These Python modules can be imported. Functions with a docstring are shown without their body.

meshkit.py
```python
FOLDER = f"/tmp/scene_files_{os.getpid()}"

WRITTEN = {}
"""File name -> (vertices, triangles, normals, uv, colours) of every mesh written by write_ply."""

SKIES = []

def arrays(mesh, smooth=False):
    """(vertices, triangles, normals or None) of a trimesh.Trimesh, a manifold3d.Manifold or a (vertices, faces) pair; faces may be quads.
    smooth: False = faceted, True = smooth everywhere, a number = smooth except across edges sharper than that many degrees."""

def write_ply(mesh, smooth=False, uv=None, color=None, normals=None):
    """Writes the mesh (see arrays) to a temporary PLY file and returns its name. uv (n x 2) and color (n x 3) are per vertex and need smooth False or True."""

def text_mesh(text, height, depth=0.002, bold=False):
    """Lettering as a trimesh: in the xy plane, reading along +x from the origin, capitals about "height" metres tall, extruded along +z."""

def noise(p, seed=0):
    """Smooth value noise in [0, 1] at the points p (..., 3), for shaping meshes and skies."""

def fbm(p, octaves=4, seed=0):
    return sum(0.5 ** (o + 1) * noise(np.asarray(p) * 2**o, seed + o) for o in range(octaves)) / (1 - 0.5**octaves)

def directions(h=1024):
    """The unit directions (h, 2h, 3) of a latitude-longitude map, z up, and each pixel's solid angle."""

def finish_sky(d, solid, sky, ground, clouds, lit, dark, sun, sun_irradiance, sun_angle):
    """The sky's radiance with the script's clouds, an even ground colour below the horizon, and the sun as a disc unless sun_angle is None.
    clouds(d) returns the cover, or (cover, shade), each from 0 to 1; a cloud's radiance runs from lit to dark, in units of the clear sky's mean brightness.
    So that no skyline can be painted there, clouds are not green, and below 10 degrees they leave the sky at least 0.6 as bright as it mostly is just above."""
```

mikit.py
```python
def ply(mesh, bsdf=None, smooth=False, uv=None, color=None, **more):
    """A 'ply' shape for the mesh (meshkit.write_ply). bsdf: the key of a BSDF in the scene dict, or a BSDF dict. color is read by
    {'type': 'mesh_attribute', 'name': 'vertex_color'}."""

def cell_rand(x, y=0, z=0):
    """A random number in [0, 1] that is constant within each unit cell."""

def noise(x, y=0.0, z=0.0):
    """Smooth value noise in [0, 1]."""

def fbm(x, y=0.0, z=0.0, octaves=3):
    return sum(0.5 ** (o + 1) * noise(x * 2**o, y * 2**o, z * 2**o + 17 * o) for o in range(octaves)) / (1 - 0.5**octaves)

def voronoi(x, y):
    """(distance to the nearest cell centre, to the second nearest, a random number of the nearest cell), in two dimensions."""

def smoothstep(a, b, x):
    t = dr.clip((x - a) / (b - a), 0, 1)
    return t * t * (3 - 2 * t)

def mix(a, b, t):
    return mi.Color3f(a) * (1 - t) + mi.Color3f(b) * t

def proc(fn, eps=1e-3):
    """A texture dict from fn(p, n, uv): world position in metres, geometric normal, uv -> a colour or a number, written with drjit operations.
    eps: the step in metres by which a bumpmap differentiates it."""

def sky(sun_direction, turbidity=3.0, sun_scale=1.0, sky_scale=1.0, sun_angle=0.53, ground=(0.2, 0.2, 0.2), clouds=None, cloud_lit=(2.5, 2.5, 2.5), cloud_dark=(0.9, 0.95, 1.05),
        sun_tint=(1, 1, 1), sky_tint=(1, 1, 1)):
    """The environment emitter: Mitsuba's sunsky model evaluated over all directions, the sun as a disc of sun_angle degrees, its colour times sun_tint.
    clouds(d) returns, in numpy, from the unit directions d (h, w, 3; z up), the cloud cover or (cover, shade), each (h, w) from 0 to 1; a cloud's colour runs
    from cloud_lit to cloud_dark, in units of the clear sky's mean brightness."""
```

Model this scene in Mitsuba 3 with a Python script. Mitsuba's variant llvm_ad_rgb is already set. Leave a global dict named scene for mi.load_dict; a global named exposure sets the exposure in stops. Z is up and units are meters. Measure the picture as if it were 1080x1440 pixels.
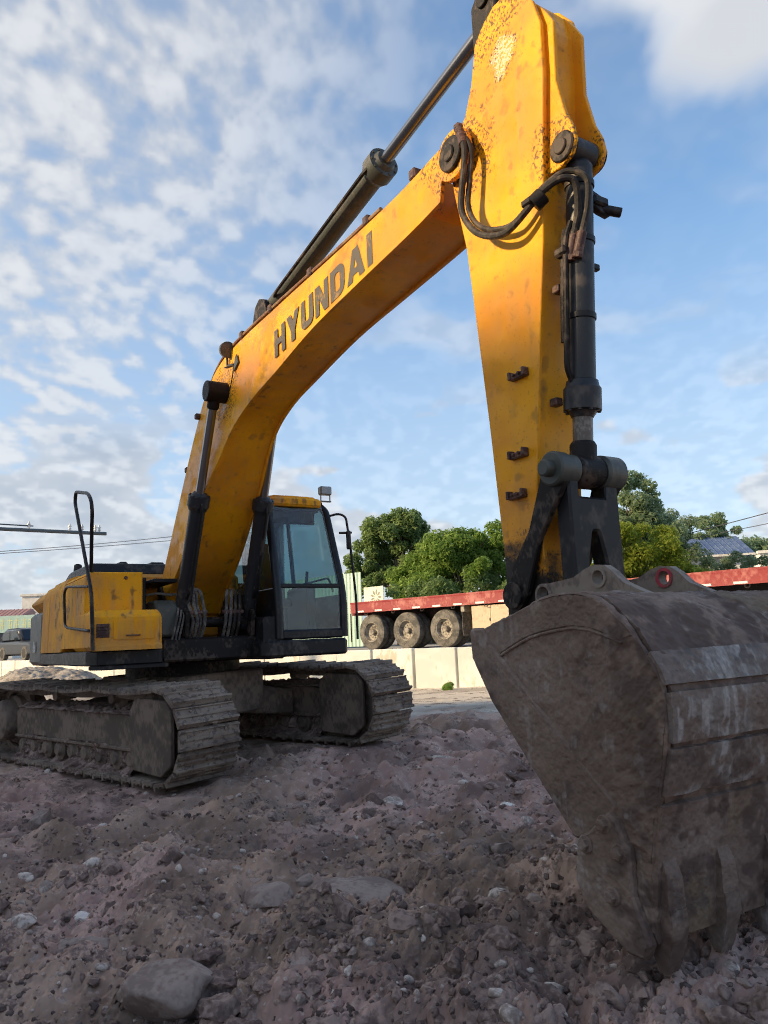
import math
import numpy as np, trimesh, shapely, drjit as dr, mitsuba as mi
from shapely.geometry import Polygon, Point
import mikit, meshkit
from mikit import proc, noise, fbm, voronoi, cell_rand, smoothstep, mix
TF = mi.ScalarTransform4f
scene, labels = {}, {}
exposure = 2.75

# ------------------------------------------------------------------ camera
CAM = np.array([0, 0, 1.27])
PITCH, ROLL = math.radians(9.3), math.radians(2.5)
_F = np.array([0, math.cos(PITCH), math.sin(PITCH)])
_U0 = np.array([0, -math.sin(PITCH), math.cos(PITCH)])
_U = math.sin(ROLL) * np.array([1.0, 0, 0]) + math.cos(ROLL) * _U0
scene['camera'] = {'type': 'perspective', 'fov': 53.13, 'fov_axis': 'x', 'near_clip': 0.05, 'far_clip': 5000.0,
                   'to_world': TF().look_at(origin=CAM.tolist(), target=(CAM + _F).tolist(), up=_U.tolist())}

# ------------------------------------------------------------------ daylight
SUN_EL, SUN_AZ = 22.0, (-0.96, -0.28)
_n = math.hypot(*SUN_AZ)
SUN = (SUN_AZ[0] / _n * math.cos(math.radians(SUN_EL)), SUN_AZ[1] / _n * math.cos(math.radians(SUN_EL)), math.sin(math.radians(SUN_EL)))

def sstep(a, b, x):
    t = np.clip((x - a) / (b - a), 0, 1)
    return t * t * (3 - 2 * t)

def clouds(d):
    x, y, z = d[..., 0], d[..., 1], np.maximum(d[..., 2], 0.0)
    q = np.stack([x / (z + 0.22), y / (z + 0.22), 0 * x], -1)
    w = meshkit.fbm(q * 2.2 + 4.1, 4, 21) - 0.5
    big = meshkit.fbm(q * np.array([0.9, 0.75, 1]) + 11.3, 4, 3)
    puff = meshkit.fbm(q * np.array([25.0, 19.0, 1]) + w[..., None] * 3.5, 5, 7)
    veil = meshkit.fbm(q * np.array([1.6, 3.6, 1]) + w[..., None] * 1.5 + 2.7, 5, 9)
    az = np.degrees(np.arctan2(x, y))
    el = np.degrees(np.arcsin(np.clip(d[..., 2], -1, 1)))
    field = sstep(16, -26, az + 10 * w * 2 - 0.25 * (el - 25)) * sstep(175, 120, np.abs(az))
    cov = field * (0.36 + 0.54 * sstep(0.38, 0.60, 0.64 * puff + 0.36 * big))
    cov = np.maximum(cov, 0.55 * sstep(0.45, 0.78, veil))
    # a bank of cumulus high on the right and heaps low over the trees
    e = ((az - 33) / 22) ** 2 + ((el - 46) / 13.5) ** 2
    soft_ = meshkit.fbm(q * np.array([6.0, 5.0, 1]) + w[..., None] * 2.0, 5, 17)
    heap = 0.96 * sstep(1.45, 0.35, e + (soft_ - 0.5) * 2.0 + w * 1.2)
    lowp = meshkit.fbm(np.stack([az / 7.5, el / 3.6, 0 * az], -1), 5, 31)
    low = sstep(0.44, 0.60, lowp + 0.15 * sstep(16, 5, el)) * sstep(23, 12, el)
    haze = 0.60 * sstep(34, 0, el)
    cov = np.maximum(np.maximum(cov, heap), np.maximum(0.88 * low, haze))
    shade = np.clip(0.55 - 0.5 * sstep(0.40, 0.7, puff) + 0.35 * low * sstep(0.5, 0.8, lowp), 0, 1)
    shade = np.where(heap > 0.2, 0.35 * sstep(0.62, 0.35, soft_) + shade * (1 - sstep(0.2, 0.6, heap)) * 0.6, shade)
    return np.clip(cov, 0, 0.97), shade

scene['sky'] = mikit.sky(SUN, turbidity=3.0, sun_scale=0.72, sky_scale=1.22, sun_angle=2.4, ground=(0.16, 0.15, 0.13), clouds=clouds,
                         cloud_lit=(1.50, 1.52, 1.55), cloud_dark=(0.78, 0.86, 1.0), sun_tint=(1.0, 0.985, 0.95), sky_tint=(0.87, 0.955, 1.04))

# ------------------------------------------------------------------ frames
A = math.radians(32)
FWD = np.array([math.sin(A), -math.cos(A), 0]); LEFT = np.array([math.cos(A), math.sin(A), 0]); UPV = np.array([0, 0, 1.0])
S0 = np.array([-2.47822352, 9.35162783, 0.0])
def frame(x, y, z, o):
    m = np.eye(4); m[:3, 0], m[:3, 1], m[:3, 2], m[:3, 3] = x, y, z, o
    return m
MU = frame(FWD, LEFT, UPV, S0)                                       # the slewing upper part
PSI = math.radians(15)
_uu = math.cos(PSI) * FWD + math.sin(PSI) * LEFT
_vv = -math.sin(PSI) * FWD + math.cos(PSI) * LEFT
TILT = 0.033
_v2 = (_vv + TILT * UPV) / math.hypot(1, TILT)
ML = frame(_uu, _v2, np.cross(_uu, _v2), S0 + [0, 0, 0.04])          # the crawler base
W = np.array([0.741, -0.671, 0]); W /= np.linalg.norm(W)             # along the retaining wall, to the right
WB = np.array([-W[1], W[0], 0])                                      # away from the camera
WALL0 = np.array([1.2, 19.35, 0.0])
ROAD = 0.93
MWALL = frame(W, WB, UPV, WALL0)
I4 = np.eye(4)

# ------------------------------------------------------------------ mesh tools
def J(*ms):
    flat = []
    for m in ms:
        flat += list(m) if isinstance(m, (list, tuple)) else [m]
    return trimesh.util.concatenate(flat)
def TM(v, f): return trimesh.Trimesh(np.asarray(v, float), np.asarray(f, int), process=False)
def fixed(m):
    if m.volume < 0: m.invert()
    return m
def box(x0, x1, y0, y1, z0, z1, c=0.008):
    lo, hi = np.array([x0, y0, z0]), np.array([x1, y1, z1])
    c = min(c, 0.45 * (hi - lo).min())
    if c <= 0.0005:
        return trimesh.creation.box(bounds=[lo, hi])
    p = []
    for k in range(3):
        for s in np.ndindex(2, 2, 2):
            q = np.where(s, hi - c, lo + c); q[k] = hi[k] if s[k] else lo[k]
            p.append(q)
    return trimesh.Trimesh(p).convex_hull
def rounded(pts, r):
    p = Polygon(pts)
    return p.buffer(-r, quad_segs=6).buffer(2 * r, quad_segs=6).buffer(-r, quad_segs=6) if r else p
def prism(poly, a0, a1, c=0.006, axis='y'):
    """A plate: the polygon (first, second of the two other axes) between a0 and a1, its edges bevelled by c."""
    if not isinstance(poly, Polygon): poly = Polygon(poly)
    poly = poly.simplify(0.0008)
    if c:
        inner = poly.buffer(-c, join_style=2)
        if inner.geom_type != 'Polygon' or inner.is_empty: c = 0
    if not c or len(poly.interiors):
        m = trimesh.creation.extrude_polygon(poly, a1 - a0, engine='earcut')
        v = np.array(m.vertices); f = np.array(m.faces); v[:, 2] += a0
    else:
        r = np.array(shapely.geometry.polygon.orient(poly).exterior.coords)[:-1]
        e = np.roll(r, -1, 0) - r; e /= np.linalg.norm(e, axis=1, keepdims=True)
        n = np.stack([-e[:, 1], e[:, 0]], 1)
        b = n + np.roll(n, 1, 0); b /= np.maximum((b * n).sum(1, keepdims=True), 0.35)
        i = r + b * c
        k = len(r)
        rings = [(i, a0), (r, a0 + c), (r, a1 - c), (i, a1)]
        v = np.vstack([np.column_stack([q, np.full(k, h)]) for q, h in rings])
        f = []
        j = np.arange(k); j2 = (j + 1) % k
        for s in range(3):
            f.append(np.stack([s * k + j, s * k + j2, (s + 1) * k + j2], 1)); f.append(np.stack([s * k + j, (s + 1) * k + j2, (s + 1) * k + j], 1))
        import mapbox_earcut
        cap = mapbox_earcut.triangulate_float64(i, np.array([k])).reshape(-1, 3).astype(int)
        a, bb, cc = i[cap[:, 0]], i[cap[:, 1]], i[cap[:, 2]]
        neg = np.cross(bb - a, cc - a) < 0
        cap[neg] = cap[neg][:, ::-1]
        f += [cap[:, ::-1], cap + 3 * k]
        f = np.vstack(f)
    if axis == 'y': v = v[:, [0, 2, 1]]; f = f[:, ::-1]
    elif axis == 'x': v = v[:, [2, 0, 1]]
    return TM(v, f)
def basis(t):
    t = np.asarray(t, float) / np.linalg.norm(t)
    a = np.cross(t, [0, 0, 1.0] if abs(t[2]) < 0.9 else [1.0, 0, 0]); a /= np.linalg.norm(a)
    return t, a, np.cross(t, a)
def lathe(p0, p1, prof, n=24, close=True):
    """Turned about the line p0-p1: prof = (distance from p0, radius); ends closed."""
    p0, p1 = np.asarray(p0, float), np.asarray(p1, float)
    t, a, b = basis(p1 - p0)
    ang = np.arange(n) * 2 * np.pi / n
    ring = np.cos(ang)[:, None] * a + np.sin(ang)[:, None] * b
    if close: prof = [(prof[0][0], 0)] + list(prof) + [(prof[-1][0], 0)]
    v, f = [], []
    for s, r in prof: v.append(p0 + t * s + ring * max(r, 1e-5))
    j = np.arange(n); j2 = (j + 1) % n
    for k in range(len(prof) - 1):
        f.append(np.stack([k * n + j, k * n + j2, (k + 1) * n + j2], 1)); f.append(np.stack([k * n + j, (k + 1) * n + j2, (k + 1) * n + j], 1))
    m = TM(np.vstack(v), np.vstack(f))
    return fixed(m)
def cyl(p0, p1, r, n=20, c=0.004):
    L = float(np.linalg.norm(np.asarray(p1, float) - np.asarray(p0, float)))
    c = min(c, 0.4 * r, 0.4 * L)
    return lathe(p0, p1, [(0, r - c), (c, r), (L - c, r), (L, r - c)], n)
def spline(p, k=8):
    p = np.asarray(p, float); q = np.vstack([2 * p[0] - p[1], p, 2 * p[-1] - p[-2]]); out = []
    for i in range(1, len(q) - 2):
        for s in np.arange(k) / k:
            a, b, c, d = q[i - 1], q[i], q[i + 1], q[i + 2]
            out.append(0.5 * (2 * b + (c - a) * s + (2 * a - 5 * b + 4 * c - d) * s * s + (3 * b - a - 3 * c + d) * s ** 3))
    return np.array(out + [p[-1]])
def tube(pts, r, n=10, k=0):
    p = spline(pts, k) if k else np.asarray(pts, float)
    t = np.gradient(p, axis=0); t /= np.linalg.norm(t, axis=1, keepdims=True)
    _, a, _ = basis(t[0]); v = []
    ang = np.arange(n) * 2 * np.pi / n
    rr = np.broadcast_to(r, (len(p),))
    for i in range(len(p)):
        a = a - t[i] * (a @ t[i]); a /= np.linalg.norm(a); b = np.cross(t[i], a)
        v.append(p[i] + rr[i] * (np.cos(ang)[:, None] * a + np.sin(ang)[:, None] * b))
    f = []; j = np.arange(n); j2 = (j + 1) % n
    for i in range(len(p) - 1):
        f.append(np.stack([i * n + j, i * n + j2, (i + 1) * n + j2], 1)); f.append(np.stack([i * n + j, (i + 1) * n + j2, (i + 1) * n + j], 1))
    m = len(p) * n
    v = np.vstack(v + [p[:1], p[-1:]])
    f += [np.stack([j2, j, 0 * j + m], 1), np.stack([(len(p) - 1) * n + j, (len(p) - 1) * n + j2, 0 * j + m + 1], 1)]
    return fixed(TM(v, np.vstack(f)))
def fillet(pts, r, k=5):
    """A polyline with its corners rounded."""
    pts = [np.asarray(p, float) for p in pts]; out = [pts[0]]
    for a, b, c in zip(pts, pts[1:], pts[2:]):
        u, w = a - b, c - b; lu, lw = np.linalg.norm(u), np.linalg.norm(w); s = min(r, lu * 0.49, lw * 0.49)
        p, q = b + u / lu * s, b + w / lw * s
        for t in np.linspace(0, 1, k): out.append((1 - t) ** 2 * p + 2 * t * (1 - t) * b + t * t * q)
    return np.array(out + [pts[-1]])
def grid_mesh(P):
    """P (a, b, 3) as a sheet."""
    a, b = P.shape[:2]
    i, j = np.meshgrid(np.arange(a - 1), np.arange(b - 1), indexing='ij')
    q = np.stack([i * b + j, i * b + j + 1, (i + 1) * b + j + 1, (i + 1) * b + j], -1).reshape(-1, 4)
    return TM(P.reshape(-1, 3), np.vstack([q[:, [0, 1, 2]], q[:, [0, 2, 3]]]))
def moved(m, M):
    m = m.copy(); m.apply_transform(M); return m
def rough(m, amp, freq, seed=0, octaves=3):
    m = m.copy(); m.merge_vertices()
    v = np.array(m.vertices)
    n = np.array(m.vertex_normals)
    m.vertices = v + n * (meshkit.fbm(v * freq, octaves, seed)[:, None] - 0.5) * 2 * amp
    return m

used = {}
def fresh(key):
    n = used.get(key, -1) + 1; used[key] = n
    return key if n == 0 else f'{key}_{n:03d}'
def put(name, mesh, mat, parent=None, M=None, smooth=32, **lab):
    """One entry of the scene; parts go under parent."""
    key = fresh(f'{parent}__{name}' if parent else name)
    if M is not None: mesh = moved(mesh, M)
    scene[key] = mikit.ply(mesh, mat, smooth=smooth)
    if lab: labels[key] = lab
    return key
def thing(name, label, category, group=None):
    key = fresh(name); labels[key] = {'label': label, 'category': category}
    if group: labels[key]['group'] = group
    return key

# ------------------------------------------------------------------ materials
def principled(col, rough_=0.5, **k):
    return {'type': 'principled', 'base_color': col if isinstance(col, dict) else {'type': 'rgb', 'value': list(col)}, 'roughness': rough_, **k}
def bump(b, fn, scale, eps=2e-3):
    return {'type': 'bumpmap', 'arbitrary': proc(fn, eps), 'scale': scale, 'bsdf': b}
def mat(name, b): scene[name] = {'type': 'twosided', 'bsdf': b}

def near_pt(p, c, r):
    return dr.sqrt(dr.square(p.x - c[0]) + dr.square(p.y - c[1]) + dr.square(p.z - c[2])) / r
def w_of(t, m, z): return (S0 + t * FWD + m * LEFT + np.array([0, 0, z])).tolist()
PINS = [(w_of(5.98, -0.2, 4.08), 0.42), (w_of(6.74, -0.1, 3.70), 0.30), (w_of(6.3, -0.15, 4.85), 0.40), (w_of(6.19, -0.15, 1.42), 0.42), (w_of(2.1, -0.2, 3.75), 0.45), (w_of(6.39, -0.15, 4.46), 0.20)]

def yellow_fn(dust, grime):
    def fn(p, n, uv):
        a = fbm(p.x * 2.3, p.y * 2.3, p.z * 2.3, 4)
        b = fbm(p.x * 14, p.y * 14, p.z * 14, 3)
        f = fbm(p.x * 95, p.y * 95, p.z * 60, 3)
        streak = fbm(p.x * 20, p.y * 20, p.z * 1.7, 3)
        c = mix((0.85, 0.378, 0.006), (0.75, 0.288, 0.006), smoothstep(0.35, 0.65, a))
        c = mix(c, (0.42, 0.27, 0.11), dust * smoothstep(0.38, 0.72, 0.55 * a + 0.45 * streak))
        c = mix(c, (0.20, 0.10, 0.03), 0.75 * grime * smoothstep(0.60, 0.72, 0.5 * streak + 0.5 * b))
        tq = (p.x - S0[0]) * FWD[0] + (p.y - S0[1]) * FWD[1]; mq = (p.x - S0[0]) * LEFT[0] + (p.y - S0[1]) * LEFT[1]
        smear = fbm((tq - p.z * 0.5) * 1.6, mq * 9, p.z * 1.2, 4)
        c = mix(c, (0.13, 0.075, 0.035), 0.7 * grime * smoothstep(0.60, 0.70, 0.75 * smear + 0.25 * b))
        g = mi.Float(0)
        for ctr, r in PINS:
            d = near_pt(p, ctr, r)
            g = dr.maximum(g, smoothstep(1.0, 0.25, d + (b - 0.5) * 0.9))
        speck = smoothstep(0.52, 0.60, f) * smoothstep(0.05, 0.55, g) + smoothstep(0.70, 0.76, f) * 0.4
        c = mix(c, (0.10, 0.055, 0.025), dr.clip(speck, 0, 1) * 0.85)
        d = near_pt(p, PINS[3][0], 0.30) + (b - 0.5) * 0.5
        c = mix(c, (0.022, 0.018, 0.016), smoothstep(1.15, 0.75, d + (f - 0.5) * 0.6))
        d = near_pt(p, PINS[5][0], 0.13) + (f - 0.5) * 1.3 + (b - 0.5) * 1.0
        c = mix(c, (0.68, 0.60, 0.40), smoothstep(1.0, 0.8, d) * smoothstep(0.42, 0.5, f) * 0.8)
        return c
    return fn
def yellow_rough(p, n, uv): return 0.34 + 0.35 * smoothstep(0.4, 0.7, fbm(p.x * 6, p.y * 6, p.z * 6, 3))
def steel_bump(p, n, uv): return fbm(p.x * 9, p.y * 9, p.z * 9, 2) + 0.18 * fbm(p.x * 90, p.y * 90, p.z * 90, 2)
mat('yellow_paint', bump(principled(proc(yellow_fn(0.25, 0.6)), proc(yellow_rough), specular=0.3), steel_bump, 0.003))
mat('yellow_dusty', bump(principled(proc(yellow_fn(0.75, 1.0)), 0.62, specular=0.25), steel_bump, 0.004))

def dirty(base, dirt, lo, hi, s=5.0):
    def fn(p, n, uv):
        a = fbm(p.x * s, p.y * s, p.z * s, 4)
        b = fbm(p.x * s * 8, p.y * s * 8, p.z * s * 4, 3)
        return mix(base, dirt, smoothstep(lo, hi, 0.6 * a + 0.4 * b))
    return fn
mat('black_paint', bump(principled(proc(dirty((0.012, 0.012, 0.014), (0.070, 0.060, 0.052), 0.48, 0.70)), 0.45, specular=0.28), steel_bump, 0.002))
mat('cab_black', principled(proc(dirty((0.010, 0.011, 0.014), (0.04, 0.038, 0.036), 0.5, 0.75)), 0.33, specular=0.3))
mat('greasy_black', bump(principled(proc(dirty((0.010, 0.008, 0.008), (0.070, 0.052, 0.042), 0.50, 0.64, 7)), 0.55, specular=0.25), steel_bump, 0.004))
mat('cylinder_grey', bump(principled(proc(dirty((0.022, 0.024, 0.029), (0.085, 0.072, 0.062), 0.52, 0.70, 4)), 0.40, specular=0.35), steel_bump, 0.002))
mat('cylinder_green', principled(proc(dirty((0.055, 0.062, 0.055), (0.10, 0.095, 0.08), 0.45, 0.7, 5)), 0.45))
mat('hose_rubber', bump(principled(proc(dirty((0.014, 0.012, 0.011), (0.085, 0.065, 0.047), 0.48, 0.66, 9)), 0.7), steel_bump, 0.003))
mat('hose_dusty', principled(proc(dirty((0.06, 0.055, 0.05), (0.17, 0.15, 0.13), 0.42, 0.6, 11)), 0.8))
mat('pipe_rust', principled(proc(dirty((0.16, 0.065, 0.03), (0.24, 0.15, 0.07), 0.42, 0.6, 11)), 0.6))
mat('rod_dirty', principled(proc(dirty((0.10, 0.085, 0.07), (0.20, 0.18, 0.16), 0.45, 0.65, 14)), 0.4, specular=0.5))
mat('chrome', principled((0.30, 0.30, 0.31), 0.22, metallic=1.0))
mat('dark_fitting', principled(proc(dirty((0.05, 0.022, 0.020), (0.13, 0.07, 0.05), 0.45, 0.6, 20)), 0.6))
mat('lamp_grey', principled((0.16, 0.17, 0.17), 0.4)); mat('lamp_lens', principled((0.30, 0.33, 0.35), 0.15))
mat('letter_black', principled(proc(dirty((0.075, 0.062, 0.045), (0.24, 0.14, 0.03), 0.56, 0.68, 10)), 0.5))
mat('letter_white', principled(proc(dirty((0.62, 0.62, 0.58), (0.28, 0.25, 0.18), 0.50, 0.66, 10)), 0.6))

def mudsteel(p, n, uv):
    a = fbm(p.x * 3, p.y * 3, p.z * 3, 4); b = fbm(p.x * 26, p.y * 26, p.z * 26, 3)
    c = mix((0.145, 0.108, 0.086), (0.25, 0.195, 0.155), smoothstep(0.35, 0.65, a))
    c = mix(c, (0.080, 0.062, 0.054), smoothstep(0.52, 0.64, b) * 0.8)
    return mix(c, (0.32, 0.275, 0.235), smoothstep(0.60, 0.70, 0.5 * b + 0.5 * a) * 0.7)
def mud_bump(p, n, uv): return fbm(p.x * 13, p.y * 13, p.z * 13, 3) + 0.35 * fbm(p.x * 60, p.y * 60, p.z * 60, 3)
mat('track_steel', bump(principled(proc(mudsteel), 0.72, specular=0.35), mud_bump, 0.010))
mat('track_frame_mud', bump(principled(proc(dirty((0.095, 0.070, 0.055), (0.205, 0.152, 0.117), 0.38, 0.64, 4)), 0.75), mud_bump, 0.010))

def bucket_fn(p, n, uv):
    a = fbm(p.x * 2.6, p.y * 2.6, p.z * 2.6, 4); b = fbm(p.x * 17, p.y * 17, p.z * 17, 3)
    f = fbm(p.x * 75, p.y * 75, p.z * 75, 3)
    run = fbm(p.x * 34, p.y * 34, p.z * 2.4, 3)
    c = mix((0.165, 0.113, 0.088), (0.225, 0.163, 0.132), smoothstep(0.38, 0.64, a))
    c = mix(c, (0.085, 0.057, 0.048), 0.85 * smoothstep(0.50, 0.66, 0.45 * b + 0.55 * fbm(p.x * 3.6 + 5, p.y * 3.6, p.z * 2.2, 4)))
    c = mix(c, (0.36, 0.31, 0.275), 0.5 * smoothstep(0.55, 0.68, 0.5 * run + 0.5 * b))
    c = mix(c, (0.20, 0.145, 0.085), 0.5 * smoothstep(0.60, 0.70, fbm(p.x * 5 + 9, p.y * 5, p.z * 3, 3)))
    c = c * (0.62 + 0.5 * f)
    t_ = (p.x - S0[0]) * FWD[0] + (p.y - S0[1]) * FWD[1]
    wet = smoothstep(7.22, 7.44, t_ + 0.25 * (a - 0.5)) * smoothstep(0.42, 0.54, 0.5 * b + 0.5 * fbm(p.x * 8, p.y * 8, p.z * 2.2 + 4, 3))
    c = mix(c, (0.080, 0.052, 0.043), 0.85 * wet)
    return c
def bucket_bump(p, n, uv): return fbm(p.x * 8, p.y * 8, p.z * 8, 3) + 0.45 * fbm(p.x * 42, p.y * 42, p.z * 42, 3) + 0.2 * fbm(p.x * 120, p.y * 120, p.z * 120, 2)
mat('bucket_mud', bump(principled(proc(bucket_fn), 0.72, specular=0.35), bucket_bump, 0.016))
def worn_fn(p, n, uv):
    run = fbm(p.x * 40, p.y * 40, p.z * 2.2, 3); a = fbm(p.x * 5, p.y * 5, p.z * 5, 4); b = fbm(p.x * 22, p.y * 22, p.z * 14, 3)
    f = fbm(p.x * 75, p.y * 75, p.z * 75, 3)
    c = mix((0.18, 0.15, 0.132), (0.32, 0.295, 0.275), smoothstep(0.40, 0.66, run))
    c = mix(c, (0.16, 0.115, 0.093), smoothstep(0.42, 0.52, 0.55 * a + 0.45 * b))
    c = mix(c, (0.10, 0.072, 0.062), 0.8 * smoothstep(0.54, 0.64, 0.5 * fbm(p.x * 7 + 3, p.y * 7, p.z * 4, 3) + 0.5 * b)) * (0.5 + 0.7 * f)
    return c
mat('bucket_worn', bump(principled(proc(worn_fn), 0.55, specular=0.4), bucket_bump, 0.010))
mat('ear_steel', bump(principled(proc(dirty((0.21, 0.170, 0.138), (0.13, 0.098, 0.083), 0.45, 0.62, 8)), 0.65), mud_bump, 0.006))
mat('red_paint', principled(proc(dirty((0.34, 0.035, 0.05), (0.16, 0.09, 0.08), 0.5, 0.68, 20)), 0.6))

scene['cab_glass'] = {'type': 'thindielectric', 'specular_transmittance': {'type': 'rgb', 'value': [0.32, 0.45, 0.47]}}
mat('car_glass', principled((0.02, 0.024, 0.028), 0.06, specular=0.6))
mat('seat_cloth', principled((0.022, 0.022, 0.024), 0.85)); mat('interior_grey', principled((0.03, 0.031, 0.033), 0.7))

def ground_fn(p, n, uv):
    a = fbm(p.x * 0.7, p.y * 0.7, 3.0, 4); b = fbm(p.x * 5, p.y * 5, p.z * 5, 4); f = fbm(p.x * 38, p.y * 38, p.z * 38, 3)
    c = mix((0.195, 0.134, 0.117), (0.285, 0.206, 0.178), smoothstep(0.35, 0.65, b))
    c = mix(c, (0.225, 0.168, 0.122), 0.6 * smoothstep(0.52, 0.68, a))
    c = mix(c, (0.085, 0.060, 0.053), 0.8 * smoothstep(0.52, 0.66, 0.5 * f + 0.5 * b))
    c = mix(c, (0.34, 0.285, 0.25), 0.5 * smoothstep(0.62, 0.72, f))
    c = c * mi.Color3f(1.10, 1.04, 1.02) * (0.86 + 0.78 * smoothstep(0.32, 0.68, fbm(p.x * 2.6, p.y * 2.6, 8.0, 4)))
    dist = (p.x * 0.671 + p.y * 0.741) + (fbm(p.x * 0.9, p.y * 0.9, 1.0, 4) - 0.5) * 3.0
    pale = mix((0.30, 0.265, 0.225), (0.42, 0.38, 0.325), smoothstep(0.4, 0.62, fbm(p.x * 0.6, p.y * 2.2, 5.0, 4)))
    pale = mix(pale, (0.15, 0.125, 0.105), smoothstep(0.55, 0.68, b))
    return mix(c, pale, smoothstep(9.1, 9.9, dist))
def ground_bump(p, n, uv): return fbm(p.x * 22, p.y * 22, p.z * 22, 3) + 0.5 * fbm(p.x * 80, p.y * 80, p.z * 80, 3)
mat('ground_mud', bump(principled(proc(ground_fn), 0.85, specular=0.25), ground_bump, 0.016))
mat('clod_mud', bump(principled(proc(dirty((0.14, 0.096, 0.083), (0.31, 0.224, 0.192), 0.40, 0.62, 9)), 0.88, specular=0.2), ground_bump, 0.012))
mat('clod_dark', bump(principled(proc(dirty((0.070, 0.049, 0.043), (0.14, 0.101, 0.088), 0.42, 0.62, 9)), 0.75, specular=0.35), ground_bump, 0.010))
mat('clod_dry', bump(principled(proc(dirty((0.25, 0.188, 0.16), (0.42, 0.33, 0.285), 0.42, 0.62, 9)), 0.9, specular=0.2), ground_bump, 0.010))
mat('stone', bump(principled(proc(dirty((0.56, 0.48, 0.42), (0.27, 0.21, 0.18), 0.44, 0.62, 11)), 0.85), ground_bump, 0.008))
mat('stone_muddy', bump(principled(proc(dirty((0.30, 0.232, 0.200), (0.19, 0.140, 0.120), 0.40, 0.60, 7)), 0.85), ground_bump, 0.010))
mat('stone_white', bump(principled(proc(dirty((0.72, 0.67, 0.61), (0.36, 0.30, 0.26), 0.52, 0.68, 14)), 0.85), ground_bump, 0.006))
mat('heap_soil', bump(principled(proc(dirty((0.20, 0.175, 0.15), (0.34, 0.31, 0.275), 0.42, 0.62, 3)), 0.9), ground_bump, 0.02))
def concrete_fn(p, n, uv):
    a = fbm(p.x * 1.3, p.y * 1.3, p.z * 1.3, 4); b = fbm(p.x * 9, p.y * 9, p.z * 4, 3)
    c = mix((0.52, 0.53, 0.51), (0.64, 0.65, 0.63), smoothstep(0.35, 0.65, a))
    return mix(c, (0.42, 0.37, 0.27), 0.7 * smoothstep(0.54, 0.70, 0.5 * a + 0.5 * b))
mat('concrete_pale', bump(principled(proc(concrete_fn), 0.85), ground_bump, 0.004))
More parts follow.
